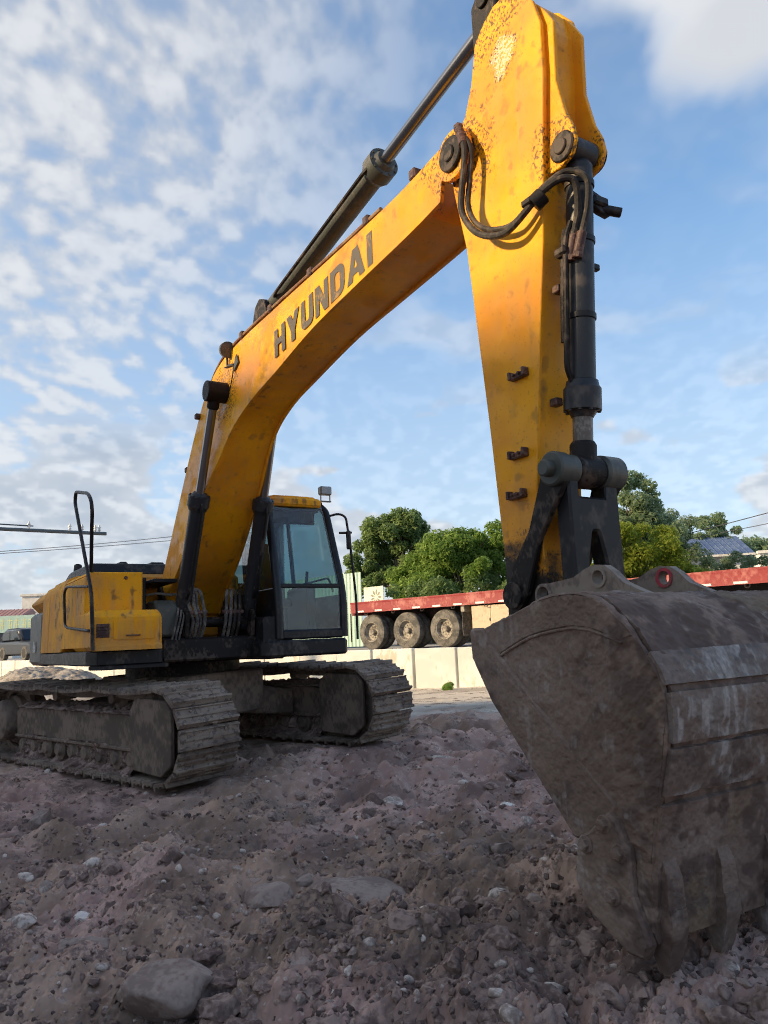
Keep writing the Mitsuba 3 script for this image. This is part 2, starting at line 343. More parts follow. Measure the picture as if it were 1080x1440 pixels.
mat('road_grey', principled(proc(dirty((0.17, 0.165, 0.155), (0.26, 0.25, 0.235), 0.4, 0.65, 0.8)), 0.9))
mat('trailer_red', principled(proc(dirty((0.25, 0.022, 0.028), (0.40, 0.13, 0.12), 0.50, 0.72, 2.2)), 0.5))
mat('trailer_dark', principled(proc(dirty((0.025, 0.018, 0.017), (0.10, 0.06, 0.05), 0.48, 0.7, 3)), 0.7))
mat('tyre', bump(principled(proc(dirty((0.075, 0.072, 0.066), (0.17, 0.16, 0.145), 0.40, 0.62, 6)), 0.85), steel_bump, 0.004))
mat('wheel_rim', principled(proc(dirty((0.30, 0.28, 0.24), (0.12, 0.10, 0.085), 0.45, 0.62, 12)), 0.6))
mat('box_beige', principled(proc(dirty((0.52, 0.42, 0.30), (0.40, 0.31, 0.22), 0.5, 0.7, 3)), 0.6))
mat('tape_white', principled((0.72, 0.70, 0.68), 0.4))
mat('hoarding_green', principled(proc(dirty((0.36, 0.52, 0.44), (0.44, 0.60, 0.52), 0.4, 0.65, 0.7)), 0.6))
mat('banner_green', principled(proc(dirty((0.40, 0.60, 0.50), (0.48, 0.66, 0.57), 0.4, 0.65, 0.7)), 0.6))
mat('poster_white', principled(proc(dirty((0.66, 0.68, 0.60), (0.46, 0.52, 0.40), 0.5, 0.7, 2)), 0.7))
mat('poster_dark', principled((0.26, 0.27, 0.22), 0.7)); mat('banner_yellow', principled((0.72, 0.74, 0.38), 0.6))
mat('wall_white', principled(proc(dirty((0.70, 0.69, 0.64), (0.56, 0.54, 0.48), 0.45, 0.68, 1)), 0.85))
mat('roof_blue', principled(proc(dirty((0.07, 0.11, 0.22), (0.12, 0.17, 0.28), 0.42, 0.66, 1)), 0.85, specular=0.2))
mat('roof_red', principled((0.36, 0.20, 0.18), 0.7)); mat('window_dark', principled((0.035, 0.045, 0.055), 0.1))
mat('plaster', principled(proc(dirty((0.42, 0.38, 0.33), (0.34, 0.30, 0.26), 0.45, 0.68, 0.8)), 0.9))
mat('car_paint', principled((0.030, 0.034, 0.042), 0.25, clearcoat=0.8, specular=0.5)); mat('car_trim', principled((0.02, 0.02, 0.021), 0.6))
mat('car_silver', principled((0.35, 0.36, 0.37), 0.3, clearcoat=0.6)); mat('head_lamp', principled((0.55, 0.57, 0.58), 0.1))
mat('pole_concrete', principled((0.45, 0.44, 0.42), 0.85)); mat('pole_white', principled((0.72, 0.72, 0.70), 0.5)); mat('cross_arm', principled((0.10, 0.125, 0.135), 0.6))
mat('insulator', principled((0.62, 0.64, 0.64), 0.3)); mat('cable', principled((0.10, 0.105, 0.115), 0.6))
mat('bark', principled(proc(dirty((0.11, 0.085, 0.06), (0.18, 0.15, 0.115), 0.4, 0.65, 6)), 0.9))
def leaf(name, c1, c2, trans=1.5):
    def fn(p, n, uv): return mix(c1, c2, cell_rand(p.x * 3.1, p.y * 3.1, p.z * 3.1) * 0.6 + 0.4 * fbm(p.x * 0.6, p.y * 0.6, p.z * 0.6, 2))
    scene[name] = {'type': 'principledthin', 'base_color': proc(fn), 'roughness': 0.55, 'diff_trans': trans, 'spec_trans': 0.0}
leaf('leaf_dark', (0.19, 0.29, 0.12), (0.32, 0.42, 0.18))
leaf('leaf_mid', (0.20, 0.33, 0.08), (0.34, 0.46, 0.135))
leaf('leaf_yellow', (0.230, 0.311, 0.043), (0.405, 0.446, 0.095))
leaf('leaf_pale', (0.203, 0.284, 0.162), (0.365, 0.432, 0.270))
leaf('leaf_grey', (0.24, 0.34, 0.20), (0.40, 0.49, 0.30))
#PART2
# ------------------------------------------------------------------ the ground, wall and road
def gh(x, y):
    x, y = np.asarray(x, float), np.asarray(y, float)
    P = np.stack([x, y, 0 * x], -1)
    dist = x * 0.671 + y * 0.741
    soft = sstep(9.9, 8.6, dist + 1.4 * (meshkit.fbm(P * 0.9, 3, 5) - 0.5))           # churned ground gives way to a trodden strip
    z = 0.22 * np.exp(-((x - 1.55) / 1.25) ** 2 - ((y - 3.0) / 1.3) ** 2)
    rel = P - S0
    v = rel @ _vv; u = rel @ _uu
    z = z + 0.08 * sstep(-1.2, 1.2, v) * sstep(4.2, 2.2, np.abs(u))
    flat = 1 - 0.75 * sstep(2.7, 1.9, np.abs(u)) * np.maximum(sstep(0.75, 0.35, np.abs(v - 1.2)), sstep(0.75, 0.35, np.abs(v + 1.2)))
    q = P + 0.12 * np.stack([meshkit.fbm(P * 2.1, 2, 61), meshkit.fbm(P * 2.1, 2, 62), 0 * x], -1)
    big = meshkit.fbm(q * 0.75, 3, 11) - 0.5
    mid = np.abs(meshkit.fbm(q * 2.6, 3, 12) - 0.5) * 2
    lump = np.abs(meshkit.fbm(q * 6.0, 3, 13) - 0.5) * 4 - 0.5
    fine = meshkit.fbm(q * 21, 3, 14) - 0.5
    crumb = np.abs(meshkit.noise(q * 40, 15) - 0.5) * 4 - 1
    crumb2 = np.abs(meshkit.noise(q * 80, 16) - 0.5) * 4 - 1
    amt = 0.12 + 1.0 * sstep(0.36, 0.58, meshkit.fbm(q * 1.5, 3, 19))
    heap_ = sstep(0.50, 0.68, meshkit.fbm(q * 1.9 + 3.3, 3, 27)) * (0.55 + 0.9 * (meshkit.fbm(q * 5.5, 3, 28)))
    z = z + flat * soft * (0.28 * big + 0.17 * (mid - 0.35) + 0.09 * heap_ + amt * (0.042 * lump + 0.040 * fine) + 0.015 * crumb + 0.008 * crumb2)
    ridge = np.abs(((x * 0.80 + y * 0.60) - 1.15 + 0.35 * (meshkit.fbm(P * 0.8, 2, 23) - 0.5)))   # an old rut that crosses in front
    z = z - soft * 0.07 * sstep(0.30, 0.05, ridge) * sstep(5.2, 4.2, y) * sstep(1.0, 0.2, x)
    return z + (1 - soft) * 0.02 * fine * sstep(40, 12, dist)
az = np.concatenate([np.arange(-37, 37, 0.2), np.arange(37, 323, 2.2)])
rr = np.concatenate([[0.35, 0.8, 1.3, 1.7], 2.0 * np.exp(np.arange(0, math.log(13.5 / 2.0), 0.0044)), 13.5 * np.exp(np.arange(0.01, math.log(3000 / 13.5), 0.09))])
aa, r2 = np.meshgrid(np.radians(np.append(az, az[0] + 360)), rr, indexing='xy')
gx, gy = r2 * np.sin(aa), r2 * np.cos(aa)
P = np.stack([gx, gy, gh(gx, gy)], -1)
g = grid_mesh(P)
g.vertices[:, 2] -= 1.0 * sstep(60, 200, np.hypot(g.vertices[:, 0], g.vertices[:, 1]))
cen = len(g.vertices); n0 = len(az)
g = TM(np.vstack([g.vertices, [[0, 0, 0]]]), np.vstack([g.faces, np.stack([np.arange(n0) + 1, np.arange(n0), np.full(n0, cen)], 1)]))
if np.asarray(g.face_normals)[:, 2].mean() < 0: g.invert()
put('ground', g, 'ground_mud', smooth=True, kind='structure', label='dark churned mud of the building site')

k0, k1 = -62.0, 30.0
road = TM([[k0 - 900, 0.13, ROAD], [k1 + 900, 0.13, ROAD], [k1 + 900, 2500, ROAD], [k0 - 900, 2500, ROAD]], [[0, 1, 2], [0, 2, 3]])
put('road', moved(road, MWALL), 'road_grey', smooth=False, kind='structure', label='grey raised road behind the concrete wall')
rw = thing('retaining_wall', 'long low wall of pale concrete blocks behind the digger', 'wall')
rng = np.random.default_rng(5)
put('core', box(k0, k1, 0.06, 0.128, -0.3, 0.90, 0), 'concrete_pale', rw, MWALL)
ks = sorted([-6.55, -4.93, -3.42, -2.09, -0.63, 0.75] + [0.75 + 1.42 * i for i in range(1, 19)] + [-6.55 - 1.5 * i for i in range(1, 33)])
for a, b in zip(ks, ks[1:]):
    gap = 0.05 if abs(a + 0.63) < 0.1 or abs(b + 0.63) < 0.1 else rng.uniform(0.008, 0.018)
    m = box(a + gap, b - gap, -0.22 - rng.uniform(0, 0.025), 0.055, -0.25, 0.975 + rng.uniform(-0.012, 0.012), 0.014)
    m = moved(m, trimesh.transformations.rotation_matrix(rng.normal(0, 0.006), [0, 0, 1], [(a + b) / 2, 0, 0]))
    put('block', m, 'concrete_pale', rw, MWALL, smooth=False)

# a loose heap of soil in front of the wall, far left
xx, yy = np.meshgrid(np.linspace(-3.4, 3.4, 120), np.linspace(-1.9, 1.9, 70), indexing='ij')
hp = np.stack([xx, yy, 0 * xx], -1)
hz = 0.75 * np.clip(1 - (xx / 3.3) ** 2 - (yy / 1.8) ** 2, 0, 1) ** 0.8
hz = hz * (0.55 + 0.9 * meshkit.fbm(hp * 0.9, 3, 71)) + sstep(0, 0.2, hz) * (0.16 * (meshkit.fbm(hp * 3.4, 4, 72) - 0.5) + 0.05 * (1 - np.abs(meshkit.noise(hp * 9, 73) - 0.5) * 4)) - 0.06
heap = grid_mesh(np.stack([xx, yy, hz], -1))
put('soil_mound', moved(heap, frame(W, WB, UPV, np.array([-12.4, 28.3, 0]))), 'heap_soil', smooth=True, kind='structure', label='loose pale soil heap at the far end of the wall')

# clods and stones
def blob(seed, sub=2, flat=0.7, amp=0.28, cut=0):
    m = trimesh.creation.icosphere(subdivisions=sub)
    r_ = np.random.default_rng(seed)
    v = np.array(m.vertices)
    v = v * (1 + amp * 2 * (meshkit.fbm(v * 1.3 + seed, 3, seed) - 0.5))[:, None]
    for _ in range(cut):
        n = r_.normal(size=3); n /= np.linalg.norm(n); h = r_.uniform(0.55, 0.8)
        d_ = v @ n; v = v - np.maximum(d_ - h, 0)[:, None] * n
    v = v * [1, r_.uniform(0.65, 0.95), flat]
    m.vertices = v
    return m
rng = np.random.default_rng(11)
def scatter(N, r0, r1, smin, smax, bases, power=2.2, clump=0.0, seed=0):
    r_ = np.random.default_rng(seed)
    V, F, at = [], [], 0
    rad = r0 * np.exp(r_.uniform(0, 1, N) * math.log(r1 / r0)); a = np.radians(r_.uniform(-40, 40, N))
    x, y = rad * np.sin(a), rad * np.cos(a)
    keep = np.ones(N, bool)
    if clump: keep &= meshkit.fbm(np.stack([x, y, 0 * x], -1) * 1.4, 3, seed + 50) + r_.uniform(-0.12, 0.12, N) > clump
    keep &= (x * 0.671 + y * 0.741) < 9.4
    z = gh(x, y)
    s = smin * (1 - r_.uniform(0, 1, N) * (1 - (smin / smax) ** power)) ** (-1 / power)
    for i in np.nonzero(keep)[0]:
        m = bases[i % len(bases)]
        R_ = trimesh.transformations.euler_matrix(r_.normal(0, 0.3), r_.normal(0, 0.3), r_.uniform(0, 6.28))[:3, :3]
        v = (m.vertices * s[i]) @ R_.T + [x[i], y[i], z[i] - 0.1 * s[i]]
        V.append(v); F.append(np.asarray(m.faces) + at); at += len(v)
    return TM(np.vstack(V), np.vstack(F))
def crumbly(seed, sub, flat):
    m = blob(seed, sub, flat, 0.50, 5)
    v = np.array(m.vertices); r_ = np.linalg.norm(v, axis=1, keepdims=True)
    m.vertices = v * (1 + 0.55 * (meshkit.fbm(v * 2.6 + seed * 3.1, 3, seed)[:, None] - 0.5) + 0.35 * (meshkit.noise(v * 6.5 + seed, seed + 1)[:, None] - 0.5))
    return m
clod_lo = [crumbly(100 + i, 1, 0.7) for i in range(16)]
clod_hi = [crumbly(200 + i, 2, 0.62) for i in range(12)]
def shards(seed):
    m = blob(seed, 1, 0.72, 0.35, 7); v = np.array(m.vertices)
    m.vertices = v * (1 + 0.5 * (meshkit.noise(v * 4.0 + seed, seed)[:, None] - 0.5)); return m
shard = [shards(600 + i) for i in range(24)]
put('wet_clods', scatter(7000, 2.2, 9.8, 0.007, 0.036, shard, 1.9, 0.40, 6), 'clod_dark', smooth=False, kind='stuff', label='small dark wet lumps of mud')
put('dry_clods', scatter(4200, 2.2, 10, 0.006, 0.030, shard, 2.0, 0.44, 7), 'clod_dry', smooth=False, kind='stuff', label='small pale dried lumps of mud')
put('dirt_clods', J(scatter(11000, 2.2, 9.5, 0.007, 0.038, shard, 1.9, 0.36, 1), scatter(2600, 2.3, 10.5, 0.024, 0.10, clod_hi, 2.2, 0.44, 2)), 'clod_mud', smooth=35, kind='stuff', label='loose clods of mud')
peb = [blob(300 + i, 1, 0.6, 0.3, 4) for i in range(12)]
put('gravel', J(scatter(1100, 2.3, 11, 0.007, 0.026, peb, 2.2, 0.38, 3), scatter(260, 2.6, 11, 0.022, 0.065, peb, 2.4, 0.38, 4)), 'stone', smooth=50, kind='stuff', label='small pale stones strewn over the mud')
ROCKS = [  # x, y, width, flatness, material, label
    (-1.64, 4.18, .14, .5, 'stone_white', 'pale white stone, the brightest one lying left of the big muddy boulders'),
    (-1.84, 3.97, .15, .5, 'stone', 'flat pale stone close to the left picture edge'),
    (-2.22, 4.85, .10, .6, 'stone', 'small whitish stone below the near crawler track at the left edge'),
    (-2.77, 6.25, .24, 1.0, 'stone_muddy', 'round brown boulder standing right beside the near crawler track'),
    (-0.83, 4.86, .15, .7, 'stone_muddy', 'broken stone with a pale edge in front of the near crawler track'),
    (-0.89, 3.21, .40, .60, 'stone_muddy', 'large smooth mud covered boulder in the left foreground'),
    (-1.43, 3.75, .28, .5, 'stone_muddy', 'long muddy boulder left of the large foreground boulder'),
    (-0.85, 2.85, .11, .8, 'stone', 'round pale stone cut by the bottom edge of the photo'),
    (-0.66, 2.80, .19, .7, 'stone', 'angular pale block at the bottom edge right of the round stone'),
    (-0.53, 2.98, .15, .5, 'stone_muddy', 'flat muddy stone right above the angular pale block'),
    (-0.69, 4.23, .29, .45, 'stone_muddy', 'low muddy rock in the middle of the left foreground'),
    (-0.23, 4.17, .60, .30, 'stone_muddy', 'wide flat slab of pressed mud in the centre of the ground'),
    (0.46, 7.78, .37, .28, 'stone', 'flat pale slab lying right of the far crawler track'),
    (0.59, 6.13, .22, .5, 'stone', 'pale stone between the far crawler track and the bucket'),
    (0.87, 6.34, .13, .6, 'stone_white', 'small white stone beside the edge of the bucket'),
    (1.05, 5.95, .10, 1.3, 'stone', 'upright yellowish stone close behind the bucket edge'),
    (0.63, 4.82, .17, .7, 'stone_muddy', 'lumpy grey stone left of the lower bucket edge'),
    (0.87, 5.45, .12, .5, 'stone', 'flat grey stone between the upright stone and the lumpy stone'),
    (0.40, 4.71, .12, .6, 'stone_muddy', 'brown stone left of the lumpy grey stone'),
    (1.33, 3.23, .07, .8, 'stone_white', 'white pebble on the ground right of the bucket teeth'),
    (1.26, 3.22, .05, .8, 'stone', 'grey pebble close under the bucket teeth'),
    (0.59, 3.6, .12, .6, 'stone_muddy', 'muddy stone left of the bucket corner tooth'),
    (-0.51, 4.43, .13, .6, 'stone_muddy', 'greyish green lump behind the flat slab of mud'),
    (-0.38, 3.01, .045, .9, 'stone', 'tiny upright pebble right of the flat muddy stone'),
    (-1.2, 4.6, .12, .6, 'stone_muddy', 'muddy stone behind the bright white stone'),
    (-0.05, 6.3, .20, .4, 'stone', 'pale flat stone in front of the far crawler track'),
]
for i, (x, y, w_, fl, m_, lab) in enumerate(ROCKS):
    b = blob(400 + i, 3, fl, 0.42, 7)
    b.vertices = b.vertices / np.abs(b.vertices[:, 0]).max() * (w_ / 2)
    b = moved(rough(b, 0.012, 9, i), trimesh.transformations.rotation_matrix(rng.uniform(-0.5, 0.5), [0, 0, 1]))
    z = float(gh(x, y)) + 0.06 * w_ * fl
    put('rock', moved(b, trimesh.transformations.translation_matrix([x, y, z])), m_, smooth=40, label=lab, category='rock')
# ------------------------------------------------------------------ the digger
EX = thing('excavator', 'big yellow crawler excavator with raised boom, muddy tracks and black cab', 'excavator')
def e(name, mesh, m, parent=EX, smooth=32, M=MU, **k): return put(name, mesh, m, parent, M, smooth, **k)

# crawler base, in its own frame: x along the tracks, y to the left, z up
UF, UB, ZC, RC = 1.80, -1.82, 0.485, 0.405
def track_path(n=50):
    p = []
    for a in np.linspace(-90, 90, 40): p.append((UF + RC * math.cos(math.radians(a)), ZC + RC * math.sin(math.radians(a))))
    for s in np.linspace(0, 1, 60)[1:-1]:
        x = UF + (UB - UF) * s
        sag = 0.030 * abs(math.sin(3 * math.pi * s)) * (1.0 if s < 0.8 else 0.7)
        p.append((x, ZC + RC - sag))
    for a in np.linspace(90, 270, 40): p.append((UB + RC * math.cos(math.radians(a)), ZC + RC * math.sin(math.radians(a))))
    for s in np.linspace(0, 1, 60)[1:]: p.append((UB + (UF - UB) * s, ZC - RC))
    p = np.array(p); d_ = np.concatenate([[0], np.cumsum(np.linalg.norm(np.diff(p, axis=0), axis=1))])
    t = np.linspace(0, d_[-1], n, endpoint=False) + 0.05
    dense = np.stack([np.interp(t % d_[-1], d_, p[:, k]) for k in (0, 1)], 1)
    return p, dense, d_[-1]
path, spots, per = track_path(51)
PITCHS = per / 51
SW = 0.31
h = PITCHS / 2 - 0.004
shoe_poly = [(-h, 0.004), (-h + .006, 0.012), (-h + .012, 0.052), (-h + .034, 0.054), (-h + .046, 0.020), (-.014, 0.018), (-.008, 0.030), (.010, 0.030), (.016, 0.018), (h - .030, 0.018), (h - .022, 0.032), (h - .012, 0.031), (h - .006, 0.010), (h - .002, -0.004), (h - .02, -0.012), (-h, -0.012)]
def shoe_mesh(seed):
    m = prism(Polygon(shoe_poly), -SW, SW, 0)
    m = m.subdivide_to_size(0.11, max_iter=12) if False else m
    mud = rough(trimesh.creation.icosphere(subdivisions=2), 0.3, 2.0, seed)
    r_ = np.random.default_rng(seed); bits = [m]
    for _ in range(3):
        q = moved(mud, trimesh.transformations.scale_matrix(1)); q.vertices = np.array(q.vertices) * [r_.uniform(.02, .05), r_.uniform(.03, .12), r_.uniform(.008, .018)] + [r_.uniform(-h, h) * .7, r_.uniform(-SW, SW) * .85, 0.02]
        bits.append(q)
    for x in (-.045, .045):
        for y in (-.16, .16): bits.append(cyl((x, y, 0.010), (x, y, 0.032), 0.013, 6, 0.002))
    return J(*bits)
shoe_dicts = [mikit.ply(shoe_mesh(900 + i), 'track_steel', smooth=30) for i in range(5)]
for side, name in ((-1, 'crawler_track'), (1, 'crawler_track')):
    yc = 1.2 * side + .09
    off = np.array(path)
    tr = e(name, J(*[prism(Polygon(np.array(path)).buffer(-0.002).difference(Polygon(np.array(path)).buffer(-0.085)), yc + o - 0.02, yc + o + 0.02, 0) for o in (-0.075, 0.075)]), 'track_steel', M=ML)
    for i, (x, z) in enumerate(spots):
        i2 = np.argmin(np.hypot(path[:, 0] - x, path[:, 1] - z)); tv = path[(i2 + 1) % len(path)] - path[i2 - 1]; tv /= np.linalg.norm(tv)
        nx, nz = tv[1], -tv[0]
        loc = np.eye(4); loc[:3, 0] = [tv[0], 0, tv[1]]; loc[:3, 2] = [nx, 0, nz]; loc[:3, 1] = np.cross(loc[:3, 2], loc[:3, 0]); loc[:3, 3] = [x, yc, z]
        key = fresh(f'{tr}__track_shoe')
        scene[key] = {**shoe_dicts[(i * 7 + side) % 5], 'to_world': TF((ML @ loc).tolist())}
    s = side
    # side beam of the track, with its sloped mud shelf
    fr = J(prism([(-1.50, .30), (1.32, .30), (1.32, .62), (1.1, .66), (-1.35, .66), (-1.5, .60)], yc - .20, yc + .20, .012),
           prism([(-1.48, .315), (1.30, .315), (1.30, .345), (-1.48, .345)], yc - .235, yc + .235, .006))
    e('track_frame', fr, 'track_frame_mud', M=ML)
    for o in (-1, 1):
        ip = rounded([(1.28, .16), (1.80, .13), (1.98, .24), (2.0, .70), (1.92, .80), (1.38, .82), (1.28, .70)], 0.05)
        e('idler_guard', prism(ip, yc + o * .235 - .022, yc + o * .235 + .022, .008), 'track_frame_mud', M=ML)
    e('idler', lathe((UF, yc - .13, ZC), (UF, yc + .13, ZC), [(0, .27), (.03, .33), (.08, .33), (.09, .37), (.17, .37), (.18, .33), (.23, .33), (.26, .27)], 28), 'track_frame_mud', M=ML)
    teeth = []
    for i in range(21):
        a = 2 * math.pi * i / 21; teeth.append((UB + (.36 + (.045 if i % 2 else -.01)) * math.cos(a), ZC + (.36 + (.045 if i % 2 else -.01)) * math.sin(a)))
    e('sprocket', prism(Polygon(teeth), yc - .03, yc + .03, .006), 'track_frame_mud', M=ML)
    out = s
    e('final_drive', lathe((UB, yc - out * .2, ZC), (UB, yc + out * .30, ZC), [(0, .28), (.3, .28), (.33, .24), (.44, .24), (.48, .215), (.5, .12)], 28), 'track_frame_mud', M=ML)
    for i, x in enumerate(np.linspace(-1.30, 1.20, 9)):
        e('track_roller', lathe((x, yc - .23, .235), (x, yc + .23, .235), [(0, .06), (.03, .075), (.04, .118), (.13, .118), (.15, .09), (.31, .09), (.33, .118), (.42, .118), (.43, .075), (.46, .06)], 16), 'track_frame_mud', M=ML)
    for x in (-.65, .65):
        e('carrier_roller', J(cyl((x, yc - .12, .79), (x, yc + .12, .79), .062, 16), box(x - .04, x + .04, yc - .05, yc + .05, .64, .78, .01)), 'track_frame_mud', M=ML)
    # mud heaped on the beam
    xs, ys = np.meshgrid(np.linspace(-1.4, 1.25, 90), np.linspace(-.235, .235, 20), indexing='ij')
    q = np.stack([xs, ys + yc, 0 * xs], -1)
    hz = .655 + (.10 * meshkit.fbm(q * 2.5, 4, 81 + s) + .05 * (1 - np.abs(meshkit.noise(q * 15, 82) - .5) * 4) + .03 * meshkit.noise(q * 31, 83) - .05) * np.clip(1.15 - (ys / .24) ** 2, 0, 1)
    e('caked_mud', grid_mesh(np.stack([xs, ys + yc, hz], -1)), 'clod_mud', smooth=True, M=ML)
    xs, zs = np.meshgrid(np.linspace(-1.45, 1.28, 150), np.linspace(.05, .36, 24), indexing='ij')
    for o in (-1, 1):
        q = np.stack([xs, zs * 1.3 + 5 * o + yc, 0 * xs], -1)
        dy = .245 * (meshkit.fbm(q * 3.2, 4, 85 + s) - .50) + .04 * (np.abs(meshkit.noise(q * 19, 86) - .5) * 4 - 1) + .10 * sstep(.20, .05, zs) - .01
        e('caked_mud', grid_mesh(np.stack([xs, yc + o * (.205 + dy), zs], -1)), 'clod_mud', smooth=True, M=ML)
    # legs from the centre body down to the beam
    for x in (-.55, .55):
        leg = J(prism([(-.15, .50), (1.05, .34), (1.05, .62), (-.15, .90)] if s > 0 else [(.15, .50), (-1.05, .34), (-1.05, .62), (.15, .90)], x - .24, x + .24, .02, axis='x'))
        e('frame_leg', leg, 'track_frame_mud', M=ML)
e('centre_body', prism(rounded([(-.9, -.62), (.9, -.62), (.9, .62), (-.9, .62)], .2), .46, .93, .02, axis='z'), 'track_frame_mud', M=ML)
e('slew_ring', J(cyl((0, 0, .90), (0, 0, 1.10), .66, 48, .01)), 'greasy_black')

# the slewing frame
e('swing_frame', J(prism(rounded([(-2.0, -1.0), (.95, -.62), (.95, .62), (-2.0, 1.0)], .08), 1.10, 1.36, .012, axis='z'),
                   prism([(-.5, 1.36), (1.30, 1.36), (1.34, 1.62), (1.16, 1.72), (.60, 1.62), (.32, 1.98), (.0, 1.98), (-.5, 1.55)], .34, .385, .006),
                   prism([(-.5, 1.36), (1.30, 1.36), (1.34, 1.62), (1.16, 1.72), (.60, 1.62), (.32, 1.98), (.0, 1.98), (-.5, 1.55)], -.385, -.34, .006),
                   box(.95, 1.30, -.62, .50, 1.12, 1.36, .02), cyl((.15, -.44, 1.75), (.15, .44, 1.75), .085), cyl((1.14, -.46, 1.52), (1.14, .46, 1.52), .055)), 'greasy_black')
e('side_skirt', J(prism(rounded([(-1.85, -1.36), (1.30, -1.36), (1.50, -1.28), (1.50, -.66), (-1.85, -.66)], .05), 1.12, 1.262, .012, axis='z'), prism([(1.35, -1.34), (1.52, -1.26), (1.52, -.62), (1.35, -.62)], 1.08, 1.12, .006, axis='z')), 'black_paint')
e('skirt_left', prism(rounded([(-1.85, .60), (.2, .60), (.2, 1.37), (-1.85, 1.37)], .05), 1.13, 1.30, .012, axis='z'), 'black_paint')

# right hand side: doors, tank and step box
def shoulder(x0, x1, ztop, y0=-1.37, y1=-.62, zb=1.265, r=.17):
    return prism(rounded([(y0, zb), (y1, zb), (y1, ztop), (y0 + .02, ztop)], 0).intersection(Polygon([(y0, zb), (y1 + .1, zb), (y1 + .1, ztop), (y0 + r, ztop), (y0 + r * .45, ztop - .035), (y0 + .04, ztop - r * .55), (y0, ztop - r * 1.3)])), x0, x1, .012, axis='x')
e('side_door', shoulder(-1.555, -1.00, 2.10), 'yellow_dusty')
e('side_door', shoulder(-.985, -.06, 2.12), 'yellow_dusty')
e('fuel_tank', shoulder(-.045, 1.22, 2.045, -1.375, -.80, 1.3, .06), 'yellow_dusty')
e('filler_cap', cyl((.5, -1.05, 2.04), (.5, -1.05, 2.10), .07), 'black_paint')
e('tank_bolt', cyl((1.21, -.97, 1.985), (1.236, -.97, 1.985), .018, 10, .003), 'dark_fitting')
sb = e('step_box', J(prism(rounded([(.68, 1.265), (1.60, 1.265), (1.60, 1.58), (1.53, 1.645), (.68, 1.66)], .03), -1.372, -.70, .035),
                     prism([(1.58, 1.262), (1.625, 1.262), (1.625, 1.30), (1.60, 1.325), (1.58, 1.325)], -1.36, -.71, .006)), 'yellow_dusty')
gr = e('grille', J(box(1.602, 1.610, -1.325, -1.205, 1.385, 1.515, .004), *[box(1.610, 1.622, -1.318, -1.212, z - .006, z + .006, .003) for z in (1.41, 1.436, 1.462, 1.488)]), 'dark_fitting', sb)
e('handle', J(tube(fillet([(1.60, -1.045, 1.40), (1.635, -1.045, 1.40), (1.635, -.925, 1.40), (1.60, -.925, 1.40)], .02), .007), box(1.598, 1.606, -1.06, -.91, 1.385, 1.47, .003)), 'dark_fitting', sb)
e('box_panel', prism(rounded([(-1.17, 1.36), (-.78, 1.36), (-.78, 1.55), (-1.17, 1.55)], .03), 1.600, 1.609, .003, axis='x'), 'yellow_dusty', sb)
# counterweight and hood
cw = [(-1.57, -1.365), (-2.66, -1.36), (-2.80, -1.20), (-2.90, -.62), (-2.93, 0), (-2.90, .62), (-2.80, 1.20), (-2.66, 1.36), (-1.57, 1.365)]
cwk = e('counterweight', prism(rounded(cw, .08), 1.10, 1.80, .05, axis='z'), 'cylinder_green')
e('cap', prism(rounded([(x + (.01 if x < -2 else 0), y * .995) for x, y in cw], .08), 1.803, 2.05, .11, axis='z'), 'yellow_dusty', cwk)
e('engine_hood', J(box(-1.95, .25, -.63, .62, 1.36, 2.12, .04), ), 'yellow_dusty')
e('hood_cover', J(prism(rounded([(-1.9, 2.10), (-1.82, 2.24), (-1.55, 2.30), (-.25, 2.29), (-.12, 2.12)], .04), -1.05, .45, .03),
                  box(-1.2, -.45, -.66, -.55, 2.20, 2.335, .02), box(-1.2, -.45, -.28, -.10, 2.20, 2.335, .02)), 'black_paint')
e('exhaust_pipe', J(cyl((-1.55, -.95, 2.05), (-1.55, -.95, 2.28), .06), cyl((-1.55, -.95, 2.27), (-1.60, -.93, 2.40), .05)), 'greasy_black')
e('valve_cover', J(prism(rounded([(.80, 1.37), (1.22, 1.37), (1.22, 1.70), (1.12, 1.76), (.80, 1.76)], .04), -.66, -.43, .02)), 'cylinder_green')
e('hose_bracket', J(box(.3, .9, -.78, -.68, 1.40, 2.02, .01), box(.2, 1.1, -.66, -.40, 1.95, 1.99, .005)), 'black_paint')
